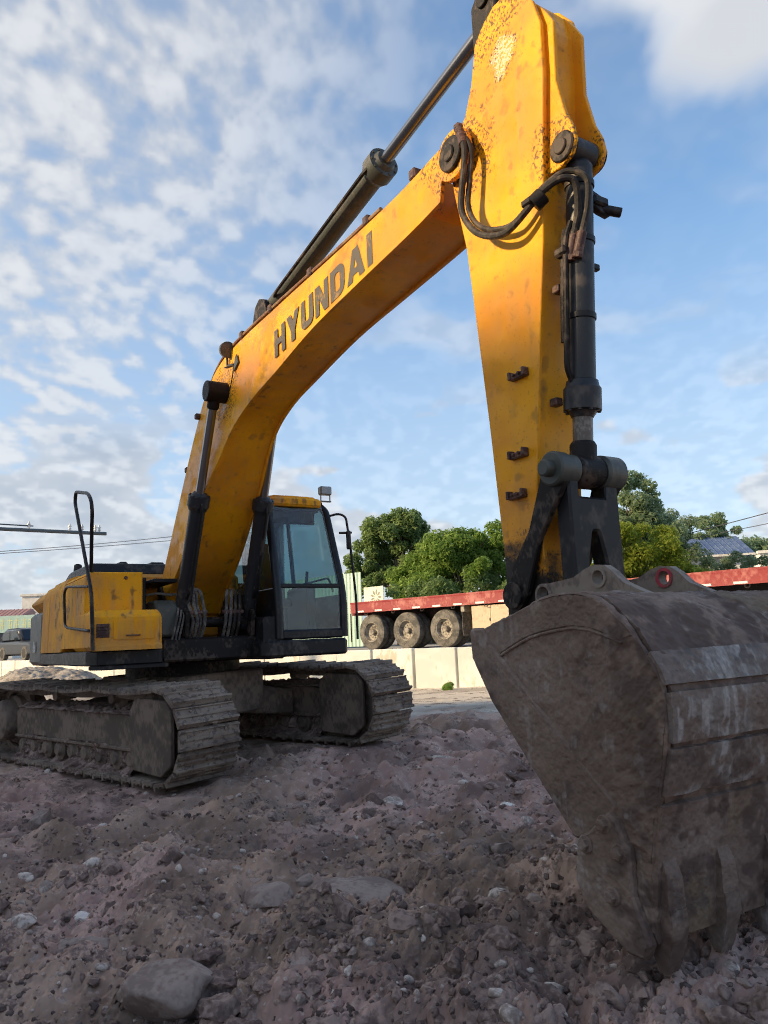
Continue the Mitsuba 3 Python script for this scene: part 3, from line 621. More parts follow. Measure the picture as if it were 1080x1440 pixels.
# letters and number on the flanks
def glyph(ch):
    """A heavy capital or a six, one unit tall."""
    P_ = lambda *q: Polygon(q)
    U_ = shapely.union_all
    B_ = shapely.box
    if ch == 'H': return U_([B_(0, 0, .27, 1), B_(.56, 0, .83, 1), B_(.2, .39, .6, .61)])
    if ch == 'Y': return U_([P_((0, 1), (.31, 1), (.60, .42), (.32, .36)), P_((.92, 1), (.61, 1), (.32, .42), (.60, .36)), B_(.325, 0, .595, .46)])
    if ch == 'U': return B_(0, 0, .82, 1.2).buffer(-.26).buffer(.26, quad_segs=8).intersection(B_(0, 0, .82, 1)).difference(B_(.27, .22, .55, 1.5).buffer(-.12).buffer(.12, quad_segs=8))
    if ch == 'N': return U_([B_(0, 0, .26, 1), B_(.58, 0, .84, 1), P_((0, 1), (.28, 1), (.84, 0), (.56, 0))])
    if ch == 'D': return U_([B_(-.6, 0, .84, 1).buffer(-.34).buffer(.34, quad_segs=8)]).intersection(B_(0, 0, 1, 1)).difference(B_(.27, .21, .57, .79).buffer(-.1).buffer(.1, quad_segs=6))
    if ch == 'A': return P_((0, 0), (.33, 1), (.63, 1), (.96, 0), (.67, 0), (.62, .18), (.34, .18), (.29, 0)).difference(P_((.40, .38), (.56, .38), (.48, .68)))
    if ch == 'I': return B_(0, 0, .27, 1)
    six = U_([Point(.36, .34).buffer(.34), P_((.02, .36), (.30, .36), (.62, 1), (.32, 1))])
    return six.difference(Point(.36, .34).buffer(.12))
def word(txt, hgt, origin, ex, ey, m, parent, name='letter', gap=.17, squeeze=1.0):
    x = 0.0
    ex, ey = np.asarray(ex, float), np.asarray(ey, float); ez = np.cross(ex, ey); ez /= np.linalg.norm(ez)
    for ch in txt:
        g_ = glyph(ch)
        t = trimesh.creation.extrude_polygon(g_, .004, engine='earcut'); v = np.array(t.vertices)
        pts = np.asarray(origin) + (x + v[:, :1] * squeeze * hgt) * ex + v[:, 1:2] * hgt * ey + v[:, 2:3] * ez
        x += (g_.bounds[2] * squeeze + gap) * hgt
        e(name, TM(pts, t.faces), m, parent, smooth=False)
word('66', .15, (-2.22, -1.372, 1.27), (1, -.004, 0), (0, 0, 1), 'letter_white', f'{EX}__counterweight')

# hand rails
def rail(name, pts, r=.017, fr=.08, m='black_paint', parent=EX): return e(name, tube(fillet(pts, fr), r, 10), m, parent)
rail('hand_rail', [(1.64, -1.36, 1.27), (1.66, -1.385, 1.80), (1.20, -1.385, 2.30), (.735, -1.39, 2.83), (.78, -1.39, 2.93), (1.42, -1.385, 2.80), (1.62, -1.385, 2.66), (1.18, -1.30, 2.02)], .018, .12)
rail('guard_rail', [(1.52, -1.385, 1.875), (.55, -1.42, 1.945), (.40, -1.42, 1.90), (.48, -1.42, 1.55), (.62, -1.42, 1.515), (1.56, -1.385, 1.455)], .014, .06)

# cab
CAB = e('cab', J(box(-.25, 1.50, .55, 1.36, 1.30, 1.36, .01), prism([(-.25, 1.3), (1.44, 1.3), (1.50, 1.78), (-.25, 1.78)], 1.335, 1.375, .008), prism([(-.25, 1.3), (1.50, 1.3), (1.53, 1.86), (-.25, 1.86)], .535, .575, .008),
                 prism([(.55, 1.3), (1.37, 1.3), (1.36, 2.05), (.55, 2.05)], -.275, -.235, .008, axis='x'),
                 box(-.255, .12, .54, .575, 1.80, 2.86, .01), box(-.255, -.05, 1.30, 1.372, 1.75, 2.86, .01)), 'cab_black')
e('cab_floor_block', prism(rounded([(.20, .34), (1.56, .34), (1.62, .40), (1.62, 1.33), (1.58, 1.375), (.20, 1.375)], .03), 1.115, 1.292, .025, axis='z'), 'black_paint', CAB)
e('cab_riser', prism([(-.25, .40), (1.50, .40), (1.56, .55), (1.56, .62), (-.25, .62)], 1.10, 1.55, .02, axis='z'), 'black_paint', CAB)
roofp = rounded([(-.30, .52), (1.22, .52), (1.36, .60), (1.38, .90), (1.36, 1.20), (1.24, 1.29), (-.30, 1.31)], .06)
e('roof', J(prism(roofp, 2.80, 2.905, .025, axis='z'), prism(roofp.buffer(-.07), 2.90, 2.935, .02, axis='z')), 'yellow_dusty', CAB)
def pillar(pts, r): return tube(fillet(pts, .25, 8), r, 12)
e('front_pillar', pillar([(1.565, 1.345, 1.31), (1.555, 1.355, 1.80), (1.31, 1.285, 2.78), (1.22, 1.20, 2.86)], .045), 'cab_black', CAB)
e('front_pillar', pillar([(1.565, .56, 1.31), (1.555, .555, 1.80), (1.315, .555, 2.80), (1.22, .62, 2.86)], .048), 'cab_black', CAB)
e('header', tube([(1.29, .60, 2.845), (1.315, .93, 2.855), (1.29, 1.24, 2.845)], .035, 10), 'cab_black', CAB)
e('sill', J(box(1.49, 1.60, .58, 1.33, 1.295, 1.40, .02)), 'cab_black', CAB)
e('rear_pillar', tube([(-.22, 1.34, 1.75), (-.24, 1.28, 2.86)], .05, 10), 'cab_black', CAB)
e('door_pillar', tube([(.28, 1.36, 1.75), (.24, 1.29, 2.86)], .028, 8), 'cab_black', CAB)
e('window_bar', J(box(1.50, 1.565, .58, 1.33, 1.852, 1.90, .012)), 'cab_black', CAB)
e('headliner', box(-.2, 1.22, .60, 1.24, 2.765, 2.795, .005), 'seat_cloth', CAB)
e('sun_visor', box(1.16, 1.20, .66, 1.20, 2.62, 2.82, .01), 'seat_cloth', CAB)
def pane(pts): 
    p = np.array(pts, float); return TM(p, [[0, 1, 2], [0, 2, 3]])
e('windshield', pane([(1.550, .60, 1.885), (1.550, 1.325, 1.885), (1.315, 1.26, 2.83), (1.315, .59, 2.83)]), 'cab_glass', CAB, smooth=False)
e('lower_windshield', pane([(1.565, .60, 1.40), (1.565, 1.325, 1.40), (1.552, 1.325, 1.86), (1.552, .60, 1.86)]), 'cab_glass', CAB, smooth=False)
e('side_window', pane([(.12, .555, 1.86), (1.50, .555, 1.86), (1.30, .555, 2.83), (.12, .555, 2.83)]), 'cab_glass', CAB, smooth=False)
e('door_window', pane([(-.05, 1.353, 1.78), (1.50, 1.353, 1.78), (1.28, 1.285, 2.83), (-.05, 1.285, 2.83)]), 'cab_glass', CAB, smooth=False)
e('rear_window', pane([(-.255, .60, 2.05), (-.255, 1.28, 2.05), (-.255, 1.24, 2.80), (-.255, .60, 2.80)]), 'cab_glass', CAB, smooth=False)
e('seat', J(prism(rounded([(-.02, 1.80), (.06, 1.76), (.14, 1.80), (.06, 2.42), (.0, 2.55), (-.08, 2.53), (-.10, 2.40)], .03), .78, 1.16, .03), box(.05, .58, .74, 1.20, 1.68, 1.80, .04), box(.1, .5, .82, 1.10, 1.36, 1.68, .02), box(-.10, -.02, .86, 1.08, 2.54, 2.70, .03)), 'seat_cloth', CAB)
e('console', J(box(.35, .95, .60, .72, 1.36, 1.92, .03), box(.35, .95, 1.20, 1.32, 1.36, 1.92, .03), cyl((.8, .66, 1.9), (.86, .67, 2.10), .018), cyl((.8, 1.26, 1.9), (.86, 1.25, 2.10), .018)), 'interior_grey', CAB)
e('inner_rail', tube(fillet([(.60, 1.30, 1.80), (.62, 1.28, 1.96), (1.36, 1.28, 1.98), (1.40, 1.31, 1.82)], .06), .012), 'cab_black', CAB)
e('door_rail', tube(fillet([(1.33, 1.29, 2.70), (1.37, 1.43, 2.74), (1.42, 1.50, 2.70), (1.47, 1.52, 2.35), (1.50, 1.555, 1.75), (1.52, 1.545, 1.27)], .05), .014), 'black_paint', CAB)
mr = e('mirror', J(prism(rounded([(1.475, 2.30), (1.535, 2.30), (1.535, 2.52), (1.475, 2.52)], .02), 1.46, 1.50, .008, axis='y'), tube([(1.49, 1.37, 2.49), (1.49, 1.53, 2.50)], .014)), 'black_paint', CAB)
def work_lamp(o, parent, s=1.0, m='lamp_grey'):
    o = np.array(o)
    def b(x0, x1, y0, y1, z0, z1, c=.01): return box(o[0] + x0 * s, o[0] + x1 * s, o[1] + y0 * s, o[1] + y1 * s, o[2] + z0 * s, o[2] + z1 * s, c * s)
    k = e('work_lamp', J(b(-.05, .045, -.085, .085, .04, .155, .015), b(.0, .012, -.075, -.06, -.05, .05, .002), b(.0, .012, .06, .075, -.05, .05, .002), b(-.02, .03, -.08, .08, -.055, -.04, .004)), m, parent)
    e('lens', b(.046, .050, -.07, .07, .05, .145, .001), 'lamp_lens', k)
work_lamp((1.18, 1.36, 2.955), CAB, .9); work_lamp((1.1, .53, 2.955), CAB, .9)

# boom: stations (top x, z, bottom x, z, half width)
ST = np.array([(.08, 1.80, .33, 1.64, .335), (.255, 1.995, .515, 1.845, .33), (.561, 2.392, 1.06, 2.25, .32), (.961, 2.981, 1.66, 2.80, .295), (1.28, 3.54, 2.02, 3.12, .25), (1.55, 3.90, 2.36, 3.37, .222), (1.92, 4.11, 2.80, 3.52, .205), (2.48, 4.175, 3.33, 3.61, .20),
               (3.533, 4.165, 4.056, 3.726, .205), (4.60, 4.142, 4.760, 3.783, .21), (5.36, 4.142, 5.46, 3.83, .21), (5.90, 4.185, 5.83, 3.87, .21)])
ss = spline(ST, 6)
def loft_box(a, grow, y0f, y1f):
    """A box-section beam through the stations; grow moves top and bottom outwards; y0f and y1f give its two sides from the half width."""
    top, bot, w_ = a[:, :2], a[:, 2:4], a[:, 4]
    up = top - bot; up /= np.linalg.norm(up, axis=1, keepdims=True)
    T, B = top + up * grow, bot - up * grow
    y0, y1 = y0f(w_), y1f(w_)
    ring = np.stack([np.column_stack([B[:, 0], y0, B[:, 1]]), np.column_stack([T[:, 0], y0, T[:, 1]]), np.column_stack([T[:, 0], y1, T[:, 1]]), np.column_stack([B[:, 0], y1, B[:, 1]])], 1)
    n = len(a); f = []
    for i in range(n - 1):
        for j in range(4):
            p, q = i * 4 + j, i * 4 + (j + 1) % 4
            f += [[p, q, q + 4], [p, q + 4, p + 4]]
    f += [[0, 2, 1], [0, 3, 2]]; o = (n - 1) * 4; f += [[o, o + 1, o + 2], [o, o + 2, o + 3]]
    return fixed(TM(ring.reshape(-1, 3), f))
main = ss[:-3]
tip_r = .155; TIP = (5.975, 4.085)
BOOM = e('boom', loft_box(main, -.006, lambda w_: -w_ + .014, lambda w_: w_ - .014), 'yellow_paint', smooth=25)
for s in (-1, 1):
    e('side_plate', J(loft_box(ss, .012, lambda w_: s * w_ - .013, lambda w_: s * w_ + .013), cyl((TIP[0], s * .21 - .017, TIP[1]), (TIP[0], s * .21 + .017, TIP[1]), tip_r, 36, .004)), 'yellow_paint', BOOM, smooth=25)
    e('tip_boss', J(cyl((TIP[0], s * .225, TIP[1]), (TIP[0], s * .250, TIP[1]), .105, 28, .006), cyl((TIP[0], s * .245, TIP[1]), (TIP[0], s * .262, TIP[1]), .05, 20, .006)), 'greasy_black', BOOM)
    e('cylinder_boss', J(cyl((2.13, s * .20, 3.765), (2.13, s * .415, 3.765), .105, 24, .012), cyl((2.13, s * .405, 3.765), (2.13, s * .428, 3.765), .06, 20, .006)), 'greasy_black', BOOM)
word('HYUNDAI', .245, (3.35, -.2225, 3.715), (1, 0, .068), (.0, 0, 1), 'letter_black', BOOM, squeeze=1.09, gap=.15)
# pipes along the boom's top edge and their clamps
for j, (y, dz, m_) in enumerate(((-.202, .048, 'pipe_rust'), (-.152, .05, 'dark_fitting'), (-.10, .05, 'pipe_rust'))):
    pts = [(t[0], y, t[1] + dz) for t in ss[10:-6:3, :2]]
    e('hydraulic_pipe', tube(pts, .017, 8, 3), m_, BOOM)
for x in (2.55, 3.25, 4.05, 4.95, 5.55):
    z = float(np.interp(x, ss[:, 0], ss[:, 1]))
    e('pipe_clamp', box(x - .035, x + .035, -.232, -.07, z + .012, z + .09, .012), 'dark_fitting', BOOM)
for x, z in ((1.41, 3.72), (.66, 2.60), (1.06, 3.20)):
    e('pipe_clamp', box(x - .05, x + .01, -.30, -.20, z - .03, z + .03, .008), 'dark_fitting', BOOM)
bl = e('boom_lamp', J(lathe((2.17, -.25, 4.20), (2.28, -.25, 4.17), [(0, .03), (.02, .05), (.06, .078), (.11, .082), (.113, .07)], 24), tube([(2.22, -.24, 4.12), (2.20, -.23, 4.03), (2.37, -.228, 3.99)], .012), prism(rounded([(2.36, 3.90), (2.50, 3.97), (2.46, 4.07), (2.42, 4.04)], .01), -.236, -.222, .002)), 'cylinder_green', BOOM)
e('boom_cable', tube([(2.12, -.228, 4.04), (2.20, -.230, 4.02), (2.38, -.236, 3.97), (2.28, -.232, 3.78), (2.18, -.228, 3.80)], .006, 6, 6), 'hose_rubber', BOOM)

def ram(name, p0, p1, bl_, br, rr_, m_barrel, eye0, eye1, ew=.10, rod_m='chrome'):
    """A hydraulic cylinder: barrel from p0, rod to p1."""
    p0, p1 = np.array(p0, float), np.array(p1, float); t = (p1 - p0) / np.linalg.norm(p1 - p0)
    b0, b1 = p0 + t * eye0 * .8, p0 + t * bl_
    k = e(name, J(lathe(b0, b1, [(0, br * .8), (.02, br), (bl_ - eye0 * .8 - .03, br), (bl_ - eye0 * .8, br * .92)], 28), cyl(p0 - [0, ew, 0], p0 + [0, ew, 0], eye0, 24, .008)), m_barrel)
    e('gland', J(lathe(b1 - t * .16, b1 + t * .035, [(0, br * 1.02), (.005, br * 1.16), (.03, br * 1.22), (.045, br * 1.38), (.155, br * 1.38), (.16, br * 1.02), (.19, br * .8)], 28),
              *[cyl(b1 - t * .05 + c, b1 + t * .005 + c, .011, 6, .002) for c in [br * 1.2 * (math.cos(a) * basis(t)[1] + math.sin(a) * basis(t)[2]) for a in np.arange(10) * math.pi / 5]]), m_barrel, k)
    e('rod', cyl(b1, p1 - t * eye1 * .7, rr_, 24, .002), rod_m, k)
    e('rod_eye', J(cyl(p1 - [0, ew, 0], p1 + [0, ew, 0], eye1, 28, .008), lathe(p1 - t * (eye1 + .07), p1 - t * eye1 * .5, [(0, rr_ * 1.1), (.02, rr_ * 1.35), (.07 + eye1 * .5, rr_ * 1.35)], 20)), 'greasy_black', k)
    return k, b0, b1, t
for s in (-1, 1):
    k, b0, b1, t = ram('boom_cylinder', (1.10, s * .375, 1.50), (2.13, s * .335, 3.765), 1.42, .082, .045, 'cylinder_grey', .085, .105)
    off = np.array([.10, 0, -.05])
    e('feed_pipe', tube(fillet([b0 + t * .25 + off * .7, b0 + t * .35 + off * 1.2, b1 - t * .1 + off * 1.2, b1 + off * .4], .04), .016, 8), 'greasy_black', k)
k, b0, b1, t = ram('arm_cylinder', (2.80, 0, 4.425), (6.24, 0, 4.96), 2.12, .088, .047, 'cylinder_green', .09, .10, ew=.09)
e('feed_pipe', tube(fillet([b0 + t * .2 + [0, -.09, -.03], b0 + t * .3 + [0, -.12, -.05], b1 - t * .1 + [0, -.12, -.05], b1 - t * .03 + [0, -.08, -.02]], .04), .015, 8), 'greasy_black', k)
for s in (-1, 1): e('cylinder_bracket', prism(rounded([(2.55, 4.14), (3.05, 4.14), (2.92, 4.465), (2.80, 4.515), (2.70, 4.465)], .03), s * .115 - .018, s * .115 + .018, .005), 'greasy_black', BOOM)

# arm
armp = [(6.165, 4.70), (6.25, 4.775), (6.35, 4.818), (6.45, 4.81), (6.56, 4.735), (6.65, 4.61), (6.695, 4.445), (6.686, 4.160), (6.586, 3.247), (6.440, 2.301), (6.404, 1.974), (6.425, 1.50), (6.38, 1.05), (6.25, 1.02), (6.115, 1.10),
        (6.122, 1.641), (6.105, 1.874), (6.069, 2.398), (6.016, 3.000), (5.97, 3.50), (5.89, 3.88), (5.86, 4.07), (5.90, 4.22), (6.03, 4.31), (6.111, 4.478)]
armp = rounded(armp, .025)
ARM = e('arm', prism(armp.buffer(-.012), -.140, .140, .004), 'yellow_paint', smooth=25)
for s in (-1, 1):
    e('side_plate', prism(armp, s * .146 - .012, s * .146 + .012, .004), 'yellow_paint', ARM, smooth=25)
    earp = rounded([(6.58, 4.69), (6.65, 4.60), (6.70, 4.52), (6.745, 4.43), (6.735, 4.25), (6.728, 4.089), (6.772, 3.876), (6.812, 3.78), (6.825, 3.70), (6.79, 3.635), (6.71, 3.605), (6.60, 3.61), (6.58, 4.0)], .03)
    ek = e('cylinder_ear', prism(earp, s * .103 - .013, s * .103 + .013, .004), 'yellow_paint', ARM, smooth=25)
    e('pin_boss', J(cyl((6.735, s * .112, 3.705), (6.735, s * .130, 3.705), .080, 28, .006), cyl((6.735, s * .126, 3.705), (6.735, s * .142, 3.705), .042, 20, .005)), 'greasy_black', ek)
    e('rod_lug', prism(rounded([(6.12, 4.66), (6.32, 4.78), (6.33, 4.95), (6.28, 5.05), (6.19, 5.05), (6.12, 4.98)], .03), s * .115 - .016, s * .115 + .016, .005), 'greasy_black', ARM)
e('pivot_tube', cyl((TIP[0], -.19, TIP[1]), (TIP[0], .19, TIP[1]), .13, 28), 'greasy_black', ARM)
e('rod_pin', cyl((6.24, -.15, 4.96), (6.24, .15, 4.96), .05, 20), 'greasy_black', ARM)
for i, (x, z) in enumerate(((6.350, 2.605), (6.305, 2.186), (6.272, 1.976))):
    e('pipe_bracket', J(box(x - .062, x + .062, -.190, -.156, z - .022, z + .010, .005), box(x - .062, x - .045, -.203, -.158, z - .02, z + .024, .004), box(x + .045, x + .062, -.203, -.158, z - .02, z + .024, .004), cyl((x - .02, -.188, z), (x - .02, -.203, z), .009, 6, .001), cyl((x + .02, -.188, z), (x + .02, -.203, z), .009, 6, .001)), 'dark_fitting', ARM)
for z in (3.0, 2.42): e('pipe_bracket', box(6.48 + (z - 2.42) * .14, 6.53 + (z - 2.42) * .14, -.10, -.05, z - .02, z + .02, .004), 'dark_fitting', ARM)

# bucket cylinder with its pipes and hoses
k, b0, b1, t = ram('bucket_cylinder', (6.735, 0, 3.705), (6.578, 0, 2.045), 1.36, .069, .050, 'cylinder_grey', .070, .085, ew=.083, rod_m='rod_dirty')
for q in (.10, .40, .80): e('band', lathe(b0 + t * q, b0 + t * (q + .035), [(0, .068), (.004, .076), (.031, .076), (.035, .068)], 24), 'black_paint', k)
yv = np.array([0, 1.0, 0]); xv = np.cross(yv, t)
e('port_bracket', J(box(6.68, 6.76, .065, .17, 3.44, 3.49, .01), cyl((6.72, .15, 3.44), (6.78, .23, 3.41), .026), prism(rounded([(.07, 3.52), (.15, 3.50), (.20, 3.43), (.19, 3.40), (.12, 3.41), (.07, 3.44)], .006), 6.70, 6.74, .004, axis='x')), 'black_paint', k)
e('clamp_bolt', box(6.665, 6.70, .065, .125, 3.10, 3.135, .006), 'black_paint', k)
e('steel_pipe', tube(fillet([b0 + t * .34 + [.02, -.085, 0], b0 + t * .42 + [.0, -.105, 0], b0 + t * 1.10 + [.0, -.105, 0], b0 + t * 1.16 + [0, -.07, 0]], .04), .014, 8), 'greasy_black', k)
e('steel_pipe', tube(fillet([b0 + t * .36 + [-.03, -.075, 0], b0 + t * .44 + [-.035, -.09, 0], b0 + t * .95 + [-.035, -.09, 0]], .04), .014, 8), 'greasy_black', k)
e('pipe_clamp', box(6.62, 6.70, -.13, -.06, 3.14, 3.19, .012), 'greasy_black', k)
hp_ = [(6.13, -.275, 4.10), (6.185, -.30, 3.96), (6.165, -.31, 3.79), (6.135, -.31, 3.65), (6.16, -.31, 3.55), (6.245, -.31, 3.43), (6.355, -.305, 3.35), (6.48, -.295, 3.315), (6.60, -.28, 3.36), (6.70, -.25, 3.43), (6.79, -.20, 3.47), (6.83, -.14, 3.45), (6.80, -.10, 3.33), (6.765, -.105, 3.22), (6.74, -.11, 3.12)]
hp_ = [(a - .045, b + .035, c + .035) for a, b, c in hp_]
e('hose', tube(hp_, .019, 10, 6), 'hose_rubber')
hq = [(6.10, -.255, 4.16), (6.20, -.268, 3.98), (6.185, -.275, 3.80), (6.16, -.28, 3.65), (6.20, -.28, 3.53), (6.28, -.275, 3.44), (6.38, -.27, 3.385), (6.49, -.262, 3.36), (6.60, -.25, 3.40), (6.70, -.225, 3.47), (6.80, -.16, 3.52), (6.87, -.10, 3.46), (6.85, -.085, 3.33), (6.81, -.09, 3.22), (6.78, -.10, 3.12)]
hq = [(a - .045, b + .035, c + .035) for a, b, c in hq]
e('hose', tube(hq, .016, 10, 6), 'hose_rubber')
e('hose_tie', J(cyl((6.610, -.227, 3.42), (6.655, -.197, 3.46), .045, 12), box(6.555, 6.625, -.265, -.24, 3.42, 3.455, .006)), 'greasy_black')
for h_ in (hp_, hq):
    for a_, b_ in ((0, 1), (-1, -2)):
        p, q = np.array(h_[a_]), np.array(h_[b_]); t_ = (q - p) / np.linalg.norm(q - p)
        e('hose_ferrule', J(cyl(p - t_ * .02, p + t_ * .09, .026, 12, .003), cyl(p - t_ * .045, p - t_ * .015, .030, 6, .003)), 'dark_fitting')
# hoses over the boom tip
for dy in (-.10, .02, .12):
    e('hose', tube([(5.55, dy, 4.16), (5.8, dy, 4.25), (6.05, dy * 1.1, 4.28), (6.17, dy * 1.2, 4.30)], .02, 8, 6), 'hose_rubber')

# links
LP, LO = (6.585, 2.045), (6.225, 1.455)
for s in (-1, 1):
    d_ = np.array([LP[0] - LO[0], LP[1] - LO[1]]); L = np.linalg.norm(d_); d_ /= L; n_ = np.array([-d_[1], d_[0]])
    prof = [np.array(LO) + d_ * a + n_ * b for a, b in ((-.06, -.06), (.05, -.085), (L * .5, -.045), (L - .05, -.085), (L + .07, -.05), (L + .07, .05), (L - .05, .085), (L * .5, .045), (.05, .085), (-.06, .06))]
    e('side_link', J(prism(rounded(prof, .03), s * .185 - .018, s * .185 + .018, .006), cyl((LO[0], s * .16, LO[1]), (LO[0], s * .222, LO[1]), .07, 24)), 'greasy_black')
e('link_pin', J(cyl((LP[0], -.285, LP[1]), (LP[0], .225, LP[1]), .042, 20, .008), cyl((LP[0], -.235, LP[1]), (LP[0], -.155, LP[1]), .086, 28, .01), cyl((LP[0], -.165, LP[1]), (LP[0], -.088, LP[1]), .078, 28, .008), cyl((LP[0], .088, LP[1]), (LP[0], .225, LP[1]), .092, 28, .014)), 'cylinder_green')
HB = 1.08
hl = [(-.165, LP[1] + .02), (-.092, LP[1] + .02), (-.092, 1.91), (.092, 1.91), (.092, LP[1] + .02), (.18, LP[1] + .02), (.185, HB), (.085, HB), (.055, 1.60), (.02, 1.74), (-.02, 1.74), (-.055, 1.60), (-.085, HB), (-.165, HB)]
e('bucket_link', J(prism(rounded(hl, .012), 6.53, 6.63, .012, axis='x')), 'black_paint')

# hoses and pipes in front of the boom foot
rng = np.random.default_rng(8)
for i in range(4):
    y = -.30 + .04 * i; x = 1.22 + .02 * (i % 2)
    e('front_hose', tube([(x - .05, y, 1.36), (x + .05, y + .01, 1.52), (x + .05, y + .02 * rng.normal(), 1.70), (x - .02, y - .02, 1.84), (x - .16, y - .05, 1.87), (x - .28, y - .06, 1.78)], .019, 8, 6), 'hose_dusty')
for i in range(4):
    y = .06 + .05 * i; x = 1.24
    e('front_hose', tube([(x - .06, y, 1.34), (x + .04, y, 1.50), (x + .05, y + .01, 1.68), (x + .0, y + .03, 1.80), (x - .1, y + .08, 1.86), (x - .25, y + .12, 1.80)], .018, 8, 6), 'hose_dusty' if i < 2 else 'hose_rubber')
for i in range(3):
    e('front_pipe', tube(fillet([(1.30, -.52 + .035 * i, 1.34), (1.27, -.45 + .035 * i, 1.60), (1.15, -.40 + .03 * i, 1.80), (.95, -.42, 1.84)], .06), .011, 7), 'hose_dusty')
e('front_pipe', tube([(1.0, -.42, 1.82), (.95, -.60, 1.84), (.8, -.72, 1.80), (.75, -.74, 1.70)], .014, 7, 6), 'hose_dusty')
e('front_pipe', tube([(1.10, .30, 1.90), (1.0, .42, 1.98), (.80, .52, 2.08)], .010, 7, 6), 'hose_dusty')
for i in range(2):
    e('front_hose', tube([(.55, -.74 + .08 * i, 1.70), (.62, -.74 + .08 * i, 1.92), (.50, -.74 + .06 * i, 2.0), (.35, -.72, 1.90)], .02, 8, 6), 'hose_dusty')
e('hose_clamp', J(box(1.24, 1.31, -.34, -.14, 1.60, 1.64, .008), box(1.24, 1.31, .03, .26, 1.60, 1.64, .008)), 'dark_fitting')
# ------------------------------------------------------------------ the bucket that stands in front of the machine
BK = thing('excavator_bucket', 'big mud caked steel digging bucket standing on its teeth at the right', 'bucket')
Y0, Y1 = -.75, .45
shell = spline([(6.575, 1.27), (6.70, 1.305), (6.826, 1.338), (6.999, 1.388), (7.173, 1.403), (7.309, 1.372), (7.40, 1.300), (7.480, 1.205), (7.535, 1.11), (7.553, 1.00), (7.525, .84), (7.465, .63), (7.435, .45), (7.415, .27)], 10)
def along(curve, step):
    d_ = np.concatenate([[0], np.cumsum(np.linalg.norm(np.diff(curve, axis=0), axis=1))]); t = np.linspace(0, d_[-1], int(d_[-1] / step) + 2)
    return np.stack([np.interp(t, d_, curve[:, k]) for k in (0, 1)], 1)
def outward(c):
    t = np.gradient(c, axis=0); t /= np.linalg.norm(t, axis=1, keepdims=True)
    return np.stack([-t[:, 1], t[:, 0]], 1)
def curved_plate(curve, y0, y1, off0, off1, step=.014, amp=.0, seed=0):
    """A plate that follows the curve between two distances from it."""
    c = along(curve, step); n = outward(c); y = np.linspace(y0, y1, int((y1 - y0) / step) + 2)
    def sheet(o, am):
        p = np.zeros((len(c), len(y), 3)); p[..., 0] = (c[:, 0] + n[:, 0] * o)[:, None]; p[..., 2] = (c[:, 1] + n[:, 1] * o)[:, None]; p[..., 1] = y[None]
        if am:
            k_ = meshkit.fbm(p * 6, 3, seed) - .5 + .6 * np.maximum(meshkit.fbm(p * 19, 3, seed + 1) - .5, 0) + .5 * (meshkit.fbm(p * 50, 2, seed + 2) - .5)
            p[..., 0] += n[:, 0, None] * k_ * am; p[..., 2] += n[:, 1, None] * k_ * am
        return p
    a, b = sheet(off1, amp), sheet(off0, 0)
    A_, B_ = grid_mesh(a), grid_mesh(b); B_.invert()
    na, nb = a.shape[:2]
    idx = np.concatenate([np.arange(nb) + 0, (np.arange(na) * nb + nb - 1)[1:], (np.arange(nb)[::-1] + (na - 1) * nb)[1:], (np.arange(na)[::-1] * nb)[1:]])
    o = na * nb; i, j = idx[:-1], idx[1:]
    m = TM(np.vstack([a.reshape(-1, 3), b.reshape(-1, 3)]), np.vstack([A_.faces, B_.faces + o, np.stack([i, i + o, j + o], 1), np.stack([i, j + o, j], 1)]))
    return fixed(m)
SHELL = put('shell', curved_plate(shell, Y0 + .02, Y1 - .02, -.022, .0, .013, .030, 3), 'bucket_mud', BK, MU, smooth=45)
def part_of_shell(z1, z0):
    c = along(shell, .004); c = c[c[:, 0] > 7.3]; return c[(c[:, 1] <= z1) & (c[:, 1] >= z0)]
for i, (z1, z0, th) in enumerate(((1.185, 1.075, .014), (1.058, .898, .018), (.882, .728, .018))):
    put('wear_plate', curved_plate(part_of_shell(z1, z0), Y0 - .004, Y1 + .004, -.004, th, .013, .018, 20 + i), 'bucket_worn', BK, MU, smooth=45)
put('lip', curved_plate(part_of_shell(.70, .262), Y0 - .01, Y1 + .01, -.03, .016, .014, .016, 33), 'bucket_mud', BK, MU, smooth=45)
mouth = [(6.579, 1.280), (6.587, 1.168), (6.702, .994), (6.929, .746), (7.114, .545), (7.19, .36), (7.37, .27)]
sidep = Polygon(mouth + [tuple(q) for q in along(shell, .03)[::-1][1:-1]]).buffer(0)
def muddy(m, size, amp, seed):
    m = m.copy(); m.merge_vertices(); m = m.subdivide_to_size(size, max_iter=12); m.merge_vertices()
    v = np.array(m.vertices); n = np.array(m.vertex_normals)
    k_ = meshkit.fbm(v * 5, 3, seed) - .5 + .7 * np.maximum(meshkit.fbm(v * 17, 3, seed + 1) - .52, 0) + .45 * (meshkit.fbm(v * 46, 2, seed + 2) - .5)
    m.vertices = v + n * k_[:, None] * amp
    return m
